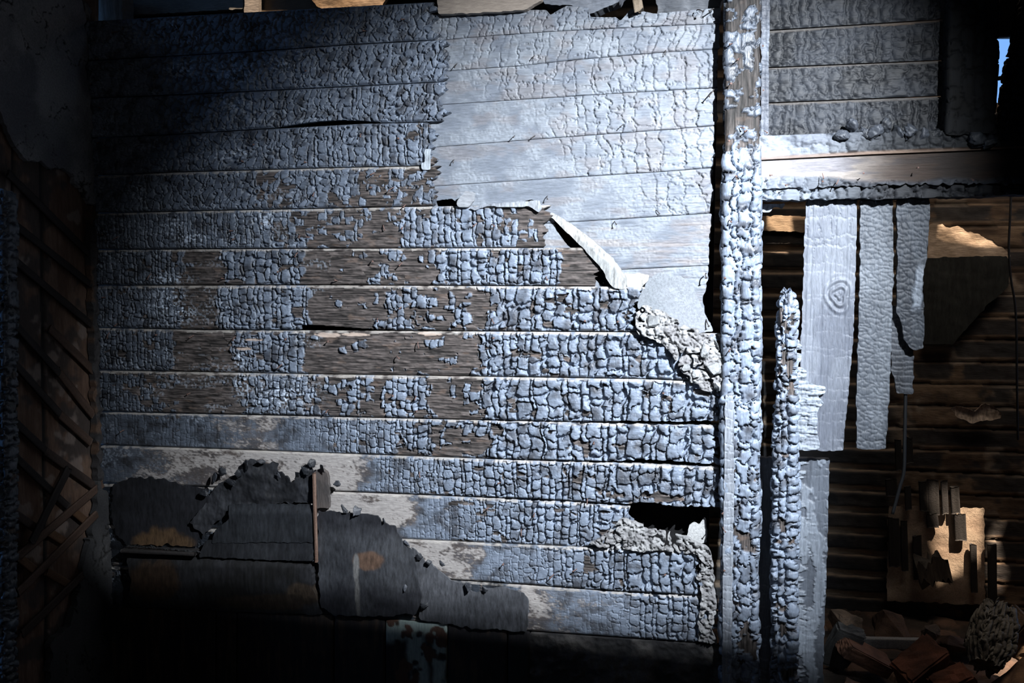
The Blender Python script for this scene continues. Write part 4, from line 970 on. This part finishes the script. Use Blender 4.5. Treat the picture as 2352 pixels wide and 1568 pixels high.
for p in lg.data.color_attributes['Col'].data:
    c = p.color; p.color = (c[0] * 1.1, c[1] * .85, c[2] * .55, .6)
tag(lg, 'chunk of charred log standing on end in the rubble at right', 'log')
def rubble_field():
    n = 260; xs = np.linspace(-.2, XR, n); ys = np.linspace(.12, YB, 110); X, Y = np.meshgrid(xs, ys, indexing='ij')
    d1, e1, r1 = voro(X * 7, Y * 7, 771); d2, e2, r2 = voro(X * 20, Y * 20, 772)
    h = .01 + .03 * fbm(X * 3, Y * 3, 773, 3) + .03 * np.clip(1 - d1, 0, 1) * r1 + .015 * np.clip(1 - d2, 0, 1) * r2
    P = np.stack((X, Y, np.zeros_like(X)), -1)
    nn = fbm(X * 9, Y * 9, 774, 4)
    col = mixc(np.array((.03, .022, .018)), np.array((.13, .075, .05)), sst(.35, .7, nn) * r1)
    return grid_mesh('rubble_litter', P, (0, 0, 1.0), h, rgba(col, .9), np.ones(X.shape, bool), 0.0, M_R, smooth=False)
tag(rubble_field(), 'dark litter of small rubble covering the back room floor', 'rubble', kind='stuff')

# chunks of char on the ledge beam
CH = [(1932,300,.045),(1958,288,.05),(1986,298,.045),(2010,300,.05),(2034,288,.05),(2062,296,.055),(2090,300,.05),(2120,304,.05),(2148,306,.045),(2240,318,.06),(2276,322,.06)]
CHL = ['leftmost', 'second', 'third', 'fourth', 'fifth', 'sixth', 'seventh', 'eighth', 'ninth', 'tenth', 'rightmost']
for i, (x, y, s) in enumerate(CH):
    p = on_y(x, y + 10, -.01)
    rock('char_chunk', (p[0], -.02 + .01 * (i % 3), p[2] - .02), (s * 1.4, s, s * 1.0), 850 + i, (.07, .08, .10), CHL[i] + (' loose chunk' if i in (0, 10) else ' loose chunk from the left') + ' of char lying on the worn ledge beam', 'char', n=22, lump=2.6, rot=(i * .7, i * 1.3, i), rough=.5, group='char chunks on the beam')
rock('mortar_lump', tuple(on_y(196, 46, .02)), (.06, .06, .09), 990, (.22, .21, .20), 'grey mortar lump on top of the corner above the planks', 'lump', lump=3)
for i in range(30):
    x = 290 + i * 5.6; p = on_y(x, 1254 + i * .5, -.07)
    rock('char_splinter', (p[0], -.06, p[2] - .004), (.03, .012, .008), 880 + i, (.03, .032, .036), 'small black splinter lying on the ledge strip under the burnt panel', 'splinter', n=10, rot=(0, random.uniform(-.6, .6), random.uniform(-.5, .5)), group='splinters on the ledge')
for i, (x, y, s) in enumerate([(1500,738,.05),(1478,726,.03),(1620,812,.05),(1640,850,.055),(1600,858,.04),(1648,885,.035),(1575,840,.035)]):
    LL = ['pale lump under the lower tip of the torn grey sheet','small pale lump at the end of the split-block plank','pale lump in the middle of the crumbled plaster','biggest pale lump, against the left face of the post','pale lump left of the biggest one in the crumbled plaster','lowest pale lump of the crumbled plaster, by the post','pale lump at the lower left of the crumbled plaster'][i]
    p = on_y(x, y, -.05); rock('plaster_lump', (p[0], -.05, p[2] - .02), (s * 1.3, s, s), 905 + i, (.42, .44, .46), LL, 'lump', rot=(i, i, i), group='lumps in the crumbled plaster')

FL = [(492,1100,.05),(512,1082,.045),(530,1104,.05),(548,1088,.04),(566,1070,.05),(470,1130,.04),(700,1078,.05),(716,1062,.045),(740,1072,.05),(776,1108,.035),(792,1168,.04),(820,1172,.045),(882,1192,.03),(934,1246,.03),(962,1278,.035),(985,1290,.03),(1015,1292,.03),(1075,1346,.04),(1112,1352,.035),(600,1056,.035),(640,1090,.03),(930,1350,.03),(975,1390,.035)]
for i, (x, y, s) in enumerate(FL):
    p = on_y(x, y, -.05); rock('char_flake', (p[0], -.052, p[2] - s * .5), (s * .9, .012, s * 1.2), 930 + i, (.06, .068, .085) if i < 9 else (.12, .13, .155), 'curled flake of char along the torn upper edges of the wall sheets', 'flake', rot=(.3 * (i % 3 - 1), i * .9, .4 * (i % 4 - 1.5)), rough=.5, group='char flakes on the torn sheet edges', lump=2.5)

# ------------------------------------------------------------------ nails
def nail_mesh(name, L, r, bend, mat, head=False):
    bm = bmesh.new()
    seg = 7; rings = []
    pts = [(0, 0, 0)]; a = 0
    for k in range(1, 6):
        a += bend / 5; q = pts[-1]; pts.append((q[0], q[1] - math.cos(a) * L / 5, q[2] - math.sin(a) * L / 5))
    rad = [r] * 5 + [r]
    q = pts[-1]; q2 = (q[0], q[1] - math.cos(a) * r * .9, q[2] - math.sin(a) * r * .9)
    prof = [(p, r) for p in pts] if not head else [(q, r * .5), (q, r * 2.1), (q2, r * 2.1), ((q2[0], q2[1] - math.cos(a) * r * .3, q2[2] - math.sin(a) * r * .3), r * 1.2)]
    for i, (p, rr) in enumerate(prof):
        aa = a * min(i, 5) / 5 if not head else a; t = Vector((0, -math.cos(aa), -math.sin(aa))); s = Vector((1, 0, 0)); u = t.cross(s)
        rings.append([bm.verts.new(Vector(p) + (s * math.cos(2 * math.pi * k / seg) + u * math.sin(2 * math.pi * k / seg)) * rr) for k in range(seg)])
    for a_, b_ in zip(rings, rings[1:]):
        for k in range(seg): bm.faces.new((a_[k], a_[(k + 1) % seg], b_[(k + 1) % seg], b_[k]))
    bm.faces.new(rings[-1]); bm.faces.new(rings[0][::-1])
    bmesh.ops.recalc_face_normals(bm, faces=bm.faces)
    me = bpy.data.meshes.new(name); bm.to_mesh(me); bm.free(); me.materials.append(mat)
    for p in me.polygons: p.use_smooth = True
    return me
def nail_pair(L, r, bend, mat): return nail_mesh('nail', L, r, bend, mat), nail_mesh('nail_head', L, r, bend, mat, True)
NM = [nail_pair(.026, .0022, .3, M_NAIL), nail_pair(.034, .0022, 1.0, M_NAIL), nail_pair(.02, .0024, 0, M_NAIL)]
ND = [nail_pair(.045, .0022, .9, M_NAILD), nail_pair(.035, .0022, 1.3, M_NAILD)]
def nails(pts, y, meshes, label, group, tilt=1.2, size=1.0):
    for i, (x, yy) in enumerate(pts):
        p = on_y(x, yy, y); sh, hd = meshes[i % len(meshes)]; o = bpy.data.objects.new('nail', None); COLL.objects.link(o); o.location = p; o.empty_display_size = .02
        c = bpy.data.objects.new('shaft', sh); COLL.objects.link(c); c.parent = o
        c = bpy.data.objects.new('nail_head', hd); COLL.objects.link(c); c.parent = o; o.scale = (size,) * 3
        o.rotation_euler = (random.uniform(-.3, .5), random.uniform(-tilt, tilt), random.uniform(-.3, .3))
        tag(o, label, 'nail', group)
NL = [(285,62),(380,65),(515,58),(715,52),(272,73),(228,137),(305,150),(210,192),(235,250),(240,293),(428,298),(585,330),(230,328),(305,417),(560,372),(705,373),(722,442),(705,162),(235,536),(273,543),(535,530),(540,548),(690,541),(712,545),(245,683),(347,629),(515,640),(640,624),(685,580),(775,645),(270,743),(252,763),(362,768),(445,770),(542,773),(658,776),(755,782),(650,835),(437,902),(285,987),(755,941),(840,71),(930,44),(830,308),(918,320),(860,397),(905,430),(855,430),(932,470),(880,516),(925,521)]
nails(NL, -.012, NM, 'small rusty nail in the dark charred planks on the left half of the wall', 'nails in the dark planks', size=.85)
NR = [(1095,513),(1130,515),(855,598),(924,603),(1255,635),(922,704),(867,730),(1130,731),(1345,737),(1423,737),(960,785),(1137,775),(956,909),(912,817),(905,908),(959,942),(964,1083),(1150,1107),(1365,1013),(1350,1142),(1123,1165),(1228,1178),(1198,1215),(1157,1293),(1325,1306),(1272,1318),(1530,1318),(1528,902)]
nails(NR, -.018, NM, 'rusty nail head among the brightly lit char blocks of the lower wall', 'nails in the blocky planks', size=.85)
nails([(1050,146),(1228,128),(1182,312),(1229,312),(1432,285),(1043,367),(1258,450),(1507,482),(1412,508),(1530,115)], .02, ND, 'bent sooty nail casting a sharp shadow on the smooth pale boards', 'nails in the smooth boards', .8, .7)
nails([(1640,205),(1622,628),(1622,730),(1640,20),(1600,24)], .0, ND, 'dark nail at the right end of the pale boards beside the black gap', 'nails at the black gap')
nails([(1682,100),(1698,135),(1676,195),(1700,292),(1716,300),(1672,325),(1690,405),(1676,505),(1668,640),(1662,1175),(1660,1210),(1668,1310),(1678,800)], -.075, NM, 'nail standing out of the front of the tall charred post', 'nails in the tall post', size=.8)
nails([(1774,402),(1889,398),(1888,414),(1810,424),(1926,412),(1985,398),(2105,386),(2230,410),(1754,105),(1754,208),(1755,300)], -.055, NM, 'nail sticking out of the beams to the right of the tall post', 'nails in the beams', size=.7)
